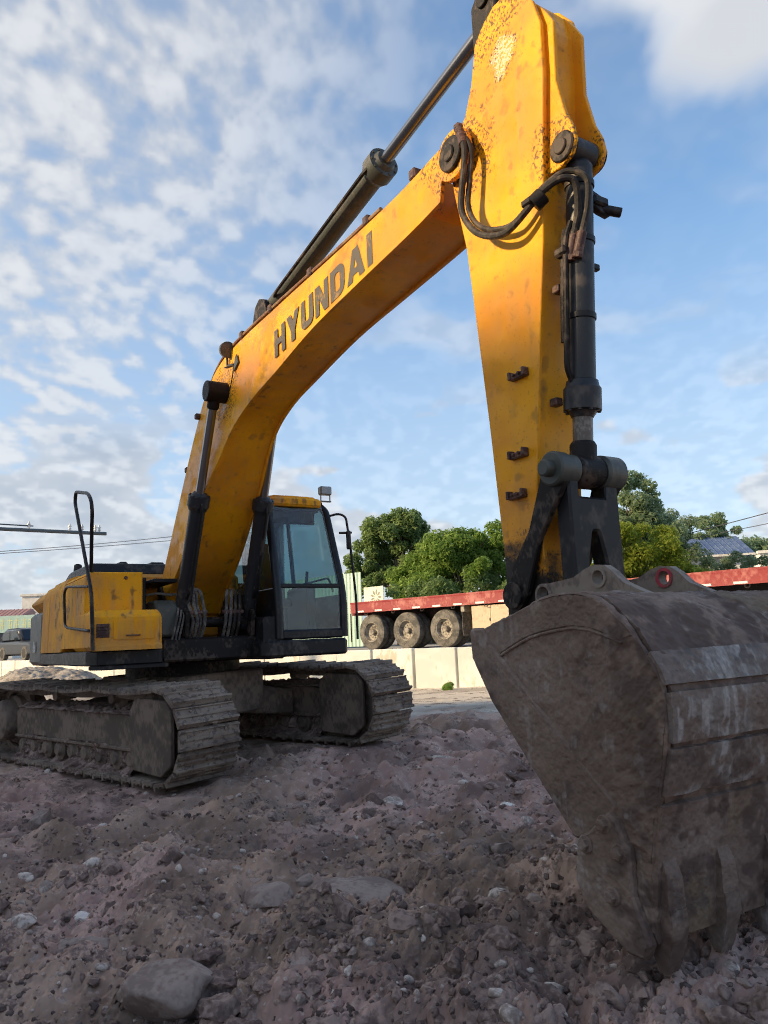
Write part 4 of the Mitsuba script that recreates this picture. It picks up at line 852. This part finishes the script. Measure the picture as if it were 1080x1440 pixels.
for y, s in ((Y0, -1), (Y1, 1)):
    sp = put('side_plate', muddy(prism(sidep, y - .014, y + .014, .005), .018, .022, 41), 'bucket_mud', BK, MU, smooth=45)
    edge = [(6.565, 1.295), (6.572, 1.165), (6.690, .985), (6.918, .737), (7.105, .53), (7.23, .55), (7.325, .672), (7.037, .924), (6.701, 1.227), (6.66, 1.295)]
    put('edge_bar', muddy(prism(rounded(edge, .02), y + s * .012 - .013, y + s * .010 + .011, .010), .02, .006, 44), 'bucket_mud', sp, MU, smooth=45)
    seam = spline([(6.743, 1.177), (6.936, 1.248), (7.137, 1.277), (7.259, 1.268), (7.40, 1.222)], 8)
    cap = Polygon([tuple(q) for q in seam] + [tuple(q) for q in along(shell, .03)[::-1] if q[1] > 1.222 and q[0] > 6.66] + [(6.68, 1.235)]).buffer(0)
    if cap.geom_type != 'Polygon': cap = max(cap.geoms, key=lambda q: q.area)
    put('cheek_plate', muddy(prism(cap.buffer(-.004), y + s * .012 - .006, y + s * .012 + .006, .004), .022, .006, 47), 'bucket_mud', sp, MU, smooth=45)
    put('weld_seam', tube([(a, y + s * .015, b) for a, b in seam - [0, .004]], .006, 8), 'bucket_mud', sp, MU)
    cut = rounded([(7.115, .40), (7.142, .545), (7.20, .575), (7.245, .615), (7.29, .655), (7.335, .63), (7.36, .56), (7.375, .568), (7.375, .40), (7.43, .27), (7.40, .215), (7.33, .22), (7.162, .315)], .012)
    sc = put('side_cutter', muddy(prism(cut, y + s * .028 - .020, y + s * .028 + .020, .010), .018, .012, 51), 'bucket_mud', BK, MU, smooth=45)
    for (x, z) in ((7.278, .612), (7.184, .530), (7.335, .530), (7.290, .385)):
        put('bolt', J(cyl((x, y + s * .04, z), (x, y + s * .072, z), .021, 6, .004), cyl((x, y + s * .04, z), (x, y + s * .054, z), .032, 16, .004)), 'bucket_mud', sc, MU)
    yy = y + s * .02
for i in range(5):
    y = Y0 + .045 + i * (Y1 - Y0 - .09) / 4
    ad = np.array([(a, y + b * w_, c) for (a, c, w_) in ((7.40, .50, .030), (7.452, .54, .028), (7.475, .47, .038), (7.475, .36, .042), (7.35, .34, .042), (7.345, .44, .036)) for b in (-1, 1)])
    put('tooth_adapter', muddy(trimesh.Trimesh(ad).convex_hull, .02, .008, 60 + i), 'bucket_mud', BK, MU, smooth=45)
    tt = np.array([(a, y + b * w_, c) for (a, c, w_) in ((7.355, .36, .038), (7.478, .37, .038), (7.480, .31, .040), (7.35, .30, .040), (7.448, .205, .032), (7.405, .175, .030), (7.43, .17, .030)) for b in (-1, 1)])
    put('tooth', muddy(trimesh.Trimesh(tt).convex_hull, .02, .008, 70 + i), 'bucket_worn' if i in (1, 2) else 'bucket_mud', BK, MU, smooth=45)
ear = [(6.60, 1.26), (6.562, 1.393), (6.604, 1.462), (6.647, 1.480), (6.721, 1.485), (6.826, 1.495), (6.890, 1.525), (6.945, 1.538), (7.0, 1.532), (7.04, 1.505), (7.091, 1.454), (7.175, 1.415), (7.27, 1.375), (7.30, 1.30)]
for y in (-.36, .06):
    ep = rounded(ear, .012).difference(Point(6.633, 1.432).buffer(.036)).difference(Point(6.968, 1.482).buffer(.030))
    k = put('hinge_ear', prism(ep, y - .022, y + .022, 0), 'ear_steel', BK, MU, smooth=30)
    o = .001 if y < 0 else -.02
    for (x, z, r) in ((6.633, 1.432, .038), (6.968, 1.482, .031)):
        ring = Point(x, z).buffer(r + .013).difference(Point(x, z).buffer(r))
        put('pin_boss', prism(ring, y - .030, y + .030, 0), 'red_paint' if (y > 0 and x > 6.8) else 'ear_steel', k, MU, smooth=30, **({'label': 'red painted ring round the pin hole'} if (y > 0 and x > 6.8) else {}))
put('hinge_tube', cyl((6.78, Y0 + .1, 1.30), (6.78, Y1 - .1, 1.30), .06, 20), 'bucket_mud', BK, MU)

# ------------------------------------------------------------------ the trailer on the road
MT = frame(W, WB, UPV, WALL0 + WB * 1.8 + [0, 0, ROAD])
TR = thing('flatbed_trailer', 'long red flatbed trailer with three dusty axles parked on the road behind the wall', 'trailer')
def tr(name, m, mt_, parent=TR, **k): return put(name, m, mt_, parent, MT, **k)
X0, X1 = -4.80, 8.7
tr('bed', box(X0 + .02, X1, .02, 2.46, 1.33, 1.438, .006), 'trailer_red')
for y, n_ in ((-.03, 1), (2.45, 1)):
    tr('side_rail', prism([(y, 1.12), (y + .06, 1.12), (y + .06, 1.45), (y - .01, 1.45), (y - .01, 1.40), (y, 1.38)], X0, X1, .006, axis='x'), 'trailer_red')
tr('rear_beam', box(X0 - .02, X0 + .10, .05, 2.42, 1.05, 1.40, .01), 'trailer_red')
for y in (.75, 1.65): tr('frame_rail', J(box(X0 + .1, X1, y, y + .14, .82, 1.32, .005)), 'trailer_dark')
for i, x in enumerate(np.arange(X0 + .55, X1, .62)): tr('cross_member', box(x - .04, x + .04, .06, 2.4, 1.17, 1.325, .004), 'trailer_dark')
for i, x in enumerate(np.arange(X0 + .30, X1 - .2, .74)):
    tr('reflective_strip', box(x, x + .28, -.0405, -.030, 1.135, 1.185, .001), 'tape_white')
for i, x in enumerate(np.arange(X0 + .62, X1 - .2, 1.1)):
    tr('rope_hook', tube(fillet([(x, -.02, 1.13), (x, -.04, 1.05), (x + .10, -.04, 1.05), (x + .10, -.02, 1.13)], .03), .010, 6), 'trailer_dark')
tp = [(0, .30), (.012, .36), (.02, .44), (.035, .505), (.06, .522), (.09, .526), (.19, .526), (.22, .522), (.245, .505), (.26, .44), (.268, .36), (.28, .30)]
def wheel(x, y, outer):
    a, b = ((x, y, .526), (x, y + .28, .526)) if outer > 0 else ((x, y + .28, .526), (x, y, .526))
    ring = tp
    n = 36
    ang = np.arange(n) * 2 * np.pi / n
    s = 1 if outer > 0 else -1
    prof = [(d_, r) for d_, r in tp] + [(.25, .285), (.03, .285), (0, .30)]
    v = np.vstack([np.column_stack([x + r * np.cos(ang), np.full(n, a[1] + s * d_), .526 + r * np.sin(ang)]) for d_, r in prof])
    f = []; j = np.arange(n); j2 = (j + 1) % n
    for k in range(len(prof) - 1): f += [np.stack([k * n + j, k * n + j2, (k + 1) * n + j2], 1), np.stack([k * n + j, (k + 1) * n + j2, (k + 1) * n + j], 1)]
    w_ = tr('wheel', fixed(TM(v, np.vstack(f))), 'tyre', smooth=40)
    q = lambda d_: (x, a[1] + s * d_, .526)
    rim = lathe(q(.012), q(.26), [(0, .300), (.0, .280), (.02, .262), (.11, .235), (.125, .13), (.128, .001)], 32, False)
    tr('rim', rim, 'wheel_rim', w_)
    tr('hub', J(cyl(q(.03), q(.14), .085, 20, .01), *[cyl((x + .165 * math.cos(t_), a[1] + s * .105, .526 + .165 * math.sin(t_)), (x + .165 * math.cos(t_), a[1] + s * .145, .526 + .165 * math.sin(t_)), .016, 6, .003) for t_ in np.arange(10) * math.pi / 5]), 'wheel_rim', w_)
for x in (-4.01, -2.62, -1.22):
    wheel(x, 0.02, 1); wheel(x, .36, 1); wheel(x, 2.13, -1); wheel(x, 1.79, -1)
    tr('axle', cyl((x, .3, .526), (x, 2.2, .526), .065, 12), 'trailer_dark')
    tr('leaf_spring', prism([(x - .55, .80), (x + .55, .80), (x + .3, .70), (x - .3, .70)], .78, .87, .004), 'trailer_dark')
tr('mud_flap', box(-.60, -.585, .05, .62, .30, .95, .003), 'tyre')
tr('flap_bracket', box(-.62, -.50, .04, .66, .95, 1.15, .004), 'wheel_rim')
bx = tr('tool_box', box(-.28, .96, .06, .62, .33, 1.09, .012), 'box_beige')
for a, b in ((-.265, .335), (.345, .945)): tr('door', box(a, b, .048, .058, .35, 1.07, .004), 'box_beige', bx)
tr('latch', box(.30, .33, .040, .050, .66, .74, .003), 'trailer_dark', bx)
tr('landing_leg', J(box(5.2, 5.33, .4, .53, .25, 1.2, .01), box(5.12, 5.41, .34, .6, .0, .03, .005), cyl((5.265, .465, .02), (5.265, .465, .3), .05)), 'trailer_dark')
tr('tail_post', J(box(X0 - .05, X0 - .02, .0, .03, .25, 1.12, .003)), 'trailer_dark')
for i, z in enumerate(np.arange(.3, 1.1, .16)): tr('reflective_strip', box(X0 - .055, X0 - .048, -.005, .035, z, z + .08, .001), 'tape_white')

# ------------------------------------------------------------------ car, banner, hoarding, poster
MC = frame(W, WB, UPV, WALL0 + W * -30.9 + WB * 1.3 + [0, 0, ROAD])
CR = thing('parked_car', 'dark grey off-road car parked behind the far left end of the wall', 'car')
body = [(0.02, .42), (.05, .78), (.15, .98), (2.95, 1.0), (3.95, .92), (4.35, .80), (4.47, .62), (4.48, .38), (4.3, .25), (.2, .25)]
green = [(.22, .98), (.50, 1.52), (.75, 1.64), (2.1, 1.66), (2.45, 1.58), (3.10, .99)]
put('body', prism(rounded(body, .07), .02, 1.80, .09), 'car_paint', CR, MC, smooth=50)
cb = put('cabin', prism(rounded(green, .05), .14, 1.68, .16), 'car_paint', CR, MC, smooth=50)
put('side_glass', J(prism(rounded([(.55, 1.05), (.72, 1.46), (1.50, 1.52), (1.50, 1.05)], .03), .118, .140, .004), prism(rounded([(1.58, 1.05), (1.58, 1.52), (2.12, 1.52), (2.38, 1.45), (2.82, 1.05)], .03), .118, .140, .004)), 'car_glass', cb, MC)
put('windscreen', TM([(2.56, .32, 1.54), (2.56, 1.50, 1.54), (3.10, 1.60, 1.03), (3.10, .22, 1.03)], [[0, 2, 1], [0, 3, 2]]), 'car_glass', cb, MC, smooth=False)
for x in (.88, 3.55):
    for y in (.0, 1.60):
        k = put('wheel', cyl((x, y, .36), (x, y + .22, .36), .36, 28, .03), 'tyre', CR, MC)
        put('rim', cyl((x, y - .006 if y < 1 else y + .2, .36), (x, (y - .006 if y < 1 else y + .2) + .026, .36), .24, 24, .01), 'car_trim', k, MC)
put('head_lamp', box(4.18, 4.44, .10, .42, .66, .80, .03), 'head_lamp', CR, MC); put('head_lamp', box(4.18, 4.44, 1.40, 1.72, .66, .80, .03), 'head_lamp', CR, MC)
put('mirror', J(box(2.62, 2.74, -.14, .06, 1.02, 1.16, .03)), 'car_paint', CR, MC)
put('bumper', box(4.42, 4.52, .1, 1.72, .30, .56, .03), 'car_trim', CR, MC)

def tow(x, y, z=ROAD, rot=0.0):
    m = trimesh.transformations.rotation_matrix(rot, [0, 0, 1]); m[:3, 3] = [x, y, z]; return m
HB_ = thing('hoarding', 'pale green sheet metal hoarding standing beyond the road behind the cab', 'fence')
for i in range(10):
    M_ = frame(W, WB, UPV, np.array([-1.0, 30.0, ROAD]) - W * (1.02 * (i + 1)))
    xs = np.linspace(0, 1.0, 41); prof = .018 * np.sign(np.sin(xs * 2 * np.pi * 5)) * np.minimum(1, np.abs(np.sin(xs * 2 * np.pi * 5)) * 2.2)
    poly = Polygon(list(zip(xs, prof)) + list(zip(xs[::-1], prof[::-1] + .006)))
    put('panel', prism(poly, .05, 2.92, 0, axis='z'), 'hoarding_green', HB_, M_, smooth=False)
    put('post', J(box(-.03, .03, .03, .09, 0, 2.98, .004), box(0, 1.02, .03, .07, 2.55, 2.61, .003), box(0, 1.02, .03, .07, .5, .56, .003)), 'pole_white', HB_, M_)
PO = thing('poster_board', 'white board with a faded flower print beside the green hoarding', 'poster')
M_ = frame(W, WB, UPV, np.array([-.90, 29.2, ROAD]))
put('board', box(0, 1.0, 0, .03, 1.35, 2.25, .004), 'poster_white', PO, M_)
put('leg', J(box(.08, .13, .03, .07, 0, 2.2, .004)), 'pole_white', PO, M_); put('leg', J(box(.87, .92, .03, .07, 0, 2.2, .004)), 'pole_white', PO, M_)
pet = []
for a in range(9):
    c_, s_ = math.cos(a * .698), math.sin(a * .698); pet.append(prism(Polygon([(.62 + .05 * c_, 1.85 + .05 * s_), (.62 + .20 * c_ - .05 * s_, 1.85 + .20 * s_ + .05 * c_), (.62 + .30 * c_, 1.85 + .30 * s_), (.62 + .20 * c_ + .05 * s_, 1.85 + .20 * s_ - .05 * c_)]), -.004, -.001, 0))
put('print', J(*pet), 'poster_dark', PO, M_)
BN = thing('banner', 'small green banner with worn yellow writing on posts behind the dark car', 'banner')
M_ = tow(-22.3, 44.0, ROAD)
put('cloth', box(0, 2.3, 0, .02, 1.55, 2.5, .004), 'banner_green', BN, M_)
for x in (.05, 2.2): put('post', box(x, x + .06, .02, .08, 0, 2.6, .004), 'pole_white', BN, M_)
rng = np.random.default_rng(4)
for i in range(5):
    x = .22 + .40 * i
    st = [box(x, x + .30, -.012, -.002, 2.22 - .02, 2.25, .001), box(x + .12, x + .17, -.0125, -.0025, 1.74, 2.34, .001), box(x + .02, x + .28, -.0115, -.0015, 1.95, 1.99, .001)] + [box(x + .02 + .2 * (i % 2), x + .07 + .2 * (i % 2), -.011, -.001, 1.74, 2.12, .001)]
    put('written_sign', J(*st), 'banner_yellow', BN, M_, smooth=False)

# ------------------------------------------------------------------ houses
def house(name, label, x, y, wx, wy, hw, hr, wallm, roofm, rot=0, wins=4, flat=False):
    k = thing(name, label, 'house'); M_ = tow(x, y, ROAD, rot)
    put('wall', box(0, wx, 0, wy, 0, hw, .01), wallm, k, M_)
    if flat: put('roof', J(box(-.15, wx + .15, -.15, wy + .15, hw, hw + .22, .02)), roofm, k, M_)
    else:
        r = put('roof', prism([(-.45, hw - .05), (wy + .45, hw - .05), (wy + .45, hw + .03), (wy / 2, hr + .08), (-.45, hw + .03)], -.4, wx + .4, .01, axis='x'), roofm, k, M_, smooth=False)
        for i, q in enumerate(np.arange(-.3, wx + .3, .33)):
            sl = math.hypot(wy / 2 + .45, hr - hw)
            put('roof_rib', tube([(q, -.47, hw + .045), (q, wy / 2, hr + .095)], .03, 6), roofm, r, M_)
        put('fascia', box(-.42, wx + .42, -.50, -.455, hw - .10, hw + .03, .004), 'wall_white', k, M_)
    for i in range(wins):
        for lv in range(max(1, int(hw // 2.9))):
            a = (i + .5) * wx / wins; z = 1.0 + 2.9 * lv
            w_ = put('window', box(a - .55, a + .55, -.03, .03, z, z + 1.3, .01), 'wall_white', k, M_)
            for s in (-1, 1): put('pane', box(a + s * .26 - .23, a + s * .26 + .23, -.036, -.031, z + .06, z + 1.24, .001), 'window_dark', w_, M_)
    return k
house('village_house', 'white house with a blue tiled roof between the trees at the right', 16.3, 46.0, 5.0, 5.0, 4.3, 5.6, 'wall_white', 'roof_blue', -.12, 4)
house('village_house', 'white house corner at the right picture edge beyond the trailer', 28.2, 58.0, 8, 6, 5.4, 0, 'wall_white', 'wall_white', -.2, 4, True)
house('village_house', 'low house with a dull red roof at the far left edge', -38.5, 60.0, 9.0, 6.0, 2.9, 3.9, 'wall_white', 'roof_red', 0.1, 4)
house('apartment_house', 'pale storeyed building behind the green banner far left', -34.2, 72.0, 2.4, 6.0, 5.6, 0, 'wall_white', 'wall_white', 0, 2, True)
# the building whose shade lies over the yard: it stands to the left, outside the picture
k = thing('building', 'plastered three storey building left of the yard that shades the digger', 'building')
BX, BY, BHt = -12.2, 8.2, 8.15
put('wall', box(BX - 10, BX, BY - 12.4, BY, -.3, BHt, .01), 'plaster', k)
put('roof', box(BX - 10.2, BX + .2, BY - 12.6, BY + .2, BHt + .003, BHt + .20, .02), 'pole_concrete', k)
for i in range(4):
    for lv in range(3):
        y = BY - 2.2 - 3 * i; z = .9 + 2.75 * lv
        w_ = put('window', box(BX - .02, BX + .03, y - .75, y + .75, z, z + 1.4, .01), 'wall_white', k)
        put('pane', box(BX + .031, BX + .036, y - .68, y + .68, z + .07, z + 1.33, .001), 'window_dark', w_)

# ------------------------------------------------------------------ poles and lines
UP_ = thing('utility_pole', 'utility pole at the left whose long dark cross arm reaches into the picture', 'utility pole')
pa, pb = np.array([-12.6, 18.6, 4.60]), np.array([-8.14, 22.2, 4.62])
put('cross_arm', J(tube([pa, pb], .052, 8), tube([pa + [0, 0, .16], pa * .35 + pb * .65 + [0, 0, .12]], .02, 6)), 'cross_arm', UP_)
put('pole', cyl((-11.75, 19.28, -.2), (-11.75, 19.28, 6.0), .14, 16), 'pole_concrete', UP_)
for s in (.63, .82, .88, .945, .965):
    q = pa + (pb - pa) * s
    put('insulator', lathe(q + [0, 0, .05], q + [0, 0, .24], [(0, .02), (.03, .02), (.035, .05), (.06, .045), (.065, .025), (.10, .025), (.105, .055), (.13, .05), (.135, .025), (.19, .02)], 12), 'insulator', UP_)
U2 = thing('utility_pole', 'distant utility pole mostly hidden behind the boom', 'utility pole')
put('pole', cyl((-10.2, 41, .5), (-10.2, 41, 7.5), .13, 12), 'pole_concrete', U2); put('cross_arm', box(-10.9, -9.5, 40.85, 40.98, 7.05, 7.15, .01), 'cross_arm', U2)
def cable(p, q, sag, label, r=.018):
    p, q = np.array(p, float), np.array(q, float); t = np.linspace(0, 1, 24)[:, None]
    put('power_cable', tube(p + (q - p) * t - np.array([0, 0, sag]) * 4 * t * (1 - t), r, 5), 'cable', smooth=True, label=label, category='power cable')
cable((-42, 38, 7.0), (-10.7, 40.9, 7.18), .6, 'upper thin cable in the sky left of the digger')
cable((-42, 38, 6.4), (-9.7, 40.9, 7.0), .35, 'lower thin cable in the sky left of the digger')
cable((15.2, 42, 5.9), (32, 38, 9.6), .1, 'upper dark cable running out of the trees at the right', .026)
cable((16.0, 42, 5.8), (32, 38, 8.3), .1, 'lower dark cable running out of the trees at the right', .02)
LPo = thing('street_lamp', 'white street lamp post rising behind the link of the digger arm', 'street lamp')
put('pole', tube([(12.95, 42, ROAD), (12.93, 42, 6), (12.85, 42, 9.7)], [.11, .09, .06], 12), 'pole_white', LPo)
put('lamp_head', J(tube([(12.85, 42, 9.65), (12.9, 41.8, 10.0)], .04, 8), box(12.5, 13.25, 41.6, 42.0, 9.95, 10.12, .05)), 'cross_arm', LPo)

# ------------------------------------------------------------------ trees
def leaves(clumps, n, size, rng, flat=.8):
    """Leaf sprays through clumps (centre, radius): small folded rhombs."""
    w_ = np.array([c[1] ** 2 for c in clumps]); pick = rng.choice(len(clumps), n, p=w_ / w_.sum())
    C_ = np.array([c[0] for c in clumps])[pick]; R_ = np.array([c[1] for c in clumps])[pick]
    d_ = rng.normal(size=(n, 3)); d_ /= np.linalg.norm(d_, axis=1, keepdims=True)
    pos = C_ + d_ * (R_ * rng.uniform(.25, 1.05, n) ** .6)[:, None] * [1, 1, flat]
    nrm = d_ * .7 + rng.normal(size=(n, 3)) * .6 + [0, 0, .5]; nrm /= np.linalg.norm(nrm, axis=1, keepdims=True)
    a = np.cross(nrm, rng.normal(size=(n, 3))); a /= np.linalg.norm(a, axis=1, keepdims=True); b = np.cross(nrm, a)
    s = (size * rng.uniform(.6, 1.35, n))[:, None]
    q = np.stack([pos - a * s, pos - b * s * .42 + nrm * s * .1, pos + a * s, pos + b * s * .42 + nrm * s * .1], 1).reshape(-1, 3)
    i = np.arange(n)[:, None] * 4
    return TM(q, np.vstack([i + [0, 1, 2], i + [0, 2, 3]]))
def tree(name, label, x, y, lobes, n, size, leafm, seed, trunk=.16, clump=.50, per=22, cat='tree', flat=.8, z0=ROAD):
    """lobes: (dx, dy, z, rx, rz) ellipsoids of the crown; each is filled with clumps of leaves on its own limb."""
    rng = np.random.default_rng(seed)
    k = thing(name, label, cat); cl, limbs = [], []
    top = max(l[2] for l in lobes)
    limbs.append(tube([(x, y, z0 - .1), (x + .05, y, z0 + (top - z0) * .4), (x + lobes[0][0] * .4, y + lobes[0][1] * .4, top)], [trunk, trunk * .75, trunk * .25], 8, 0))
    for dx, dy, z, rx, rz in lobes:
        for _ in range(per):
            d_ = rng.normal(size=3); d_ /= np.linalg.norm(d_); r = rng.uniform(.35, 1.0) ** .5
            c = np.array([x + dx, y + dy, z]) + d_ * r * [rx, rx, rz]
            cl.append((c, clump * rng.uniform(.55, 1.15)))
            if rng.uniform() < .35:
                b0 = np.array([x, y, z0 + (z - z0) * rng.uniform(.35, .7)])
                limbs.append(tube([b0, (b0 + c) / 2 + [0, 0, .15], c], [trunk * .3, trunk * .2, trunk * .08], 5))
    put('trunk', J(*limbs), 'bark', k)
    put('crown', leaves(cl, n, size, rng, flat), leafm, k, smooth=False)
tree('dark_tree', 'dark green spreading tree right of the cab, tallest of the left group', .5, 36, [(-.3, 0, 5.9, 1.3, 1.0), (-1.3, .2, 4.6, 1.0, 1.2), (1.0, 0, 5.0, 1.3, 1.3), (-.2, .5, 3.6, 2.0, 1.4), (.6, -.2, 6.5, .7, .5)], 30000, .115, 'leaf_dark', 1)
tree('green_tree', 'mid green bushy tree between the dark tree and the digger arm', 3.3, 33, [(-.5, 0, 4.9, 1.0, .9), (.9, 0, 5.0, 1.2, .9), (.2, .3, 3.6, 2.0, 1.4), (-1.3, 0, 3.6, .9, 1.2)], 28000, .10, 'leaf_mid', 2)
tree('green_tree', 'green tree directly behind the lower arm', 5.6, 35, [(0, 0, 4.9, 1.3, 1.0), (.3, .3, 3.6, 1.9, 1.5), (1.8, 0, 3.9, 1.0, 1.2)], 17000, .10, 'leaf_mid', 3)
tree('green_tree', 'lower green tree filling the gap between the dark tree and the mid green tree', 1.95, 34.2, [(0, 0, 4.3, 1.1, 1.1), (.2, .3, 3.2, 1.5, 1.2), (-.9, 0, 3.6, .9, 1.0)], 15000, .10, 'leaf_mid', 14)
tree('low_shrub', 'low dark shrub behind the left end of the trailer bed', 1.6, 32, [(0, 0, 2.4, 2.2, 1.2), (2.4, .5, 2.5, 1.8, 1.2), (4.6, 0, 2.4, 1.8, 1.2)], 14000, .10, 'leaf_dark', 4, .08, cat='shrub')
tree('tall_tree', 'tall dark green tree beside the white lamp post', 11.3, 35, [(.1, 0, 7.0, 1.1, 1.3), (-.3, 0, 5.6, 1.6, 1.4), (1.0, 0, 5.6, 1.2, 1.3), (.2, .3, 3.9, 2.0, 1.5)], 28000, .105, 'leaf_grey', 5)
tree('broad_bush', 'large yellow green bush between the link and the blue roofed house', 9.0, 28, [(-.6, 0, 4.1, 1.2, 1.3), (.8, 0, 3.7, 1.2, 1.2), (-1.2, 0, 2.8, 1.0, 1.2), (.4, -.2, 2.4, 1.8, 1.2), (2.0, .2, 2.4, .9, .9)], 30000, .085, 'leaf_yellow', 6, .12, cat='bush')
tree('willow_tree', 'pale feathery tree behind the yellow green bush', 16.0, 42, [(0, 0, 6.4, 1.0, 1.2), (-.7, 0, 5.2, 1.2, 1.3), (.7, 0, 5.0, 1.2, 1.3), (0, .3, 3.6, 1.8, 1.3)], 17000, .10, 'leaf_pale', 7)
tree('blue_green_tree', 'blue green tree standing behind the blue roofed house', 20.8, 49, [(0, 0, 7.2, 1.0, 1.3), (-1.0, 0, 5.9, 1.5, 1.3), (1.2, 0, 5.9, 1.5, 1.4), (0, 0, 4.4, 2.6, 1.4), (2.4, 0, 4.6, 1.3, 1.3)], 26000, .12, 'leaf_grey', 8)
tree('garden_shrub', 'pale shrub in front of the white house wall at the right', 17.0, 37.5, [(0, 0, 3.4, 1.0, 1.3), (1.1, 0, 2.8, .9, 1.2)], 5000, .11, 'leaf_pale', 9, .07, .4, cat='shrub')
tree('garden_shrub', 'bright green low shrub left of the pale garden shrub', 13.3, 35.0, [(0, 0, 2.6, 1.2, 1.0), (1.4, 0, 2.5, .9, .9)], 5000, .12, 'leaf_yellow', 10, .07, .4, cat='shrub')
tree('far_tree', 'dark rounded tree at the right picture edge', 29.5, 63, [(0, 0, 6.8, 2.2, 1.2), (-1.9, 0, 5.8, 1.4, 1.3), (2.5, 0, 6.2, 2.0, 1.5), (.5, 0, 4.6, 3.2, 1.4)], 7000, .26, 'leaf_grey', 11, .2, .9)
tree('weed', 'small green weed growing in front of the wall foot', 1.33, 17.7, [(0, 0, .12, .16, .10)], 160, .06, 'leaf_mid', 12, .01, .09, 6, 'weed', .8, 0.0)
for i, (x, y) in enumerate(((-15.6, 28.6), (-13.8, 30.2), (-14.9, 27.2))):
    lab = ('green weeds at the foot of the soil heap, leftmost tuft', 'green weeds on the soil heap, tuft nearest the wall', 'green weeds on the soil heap, tuft nearest the digger')[i]
    tree('weed', lab, x, y, [(0, 0, .35, .45, .22)], 500, .07, 'leaf_mid', 20 + i, .01, .2, 8, 'weed', .8, 0.0)
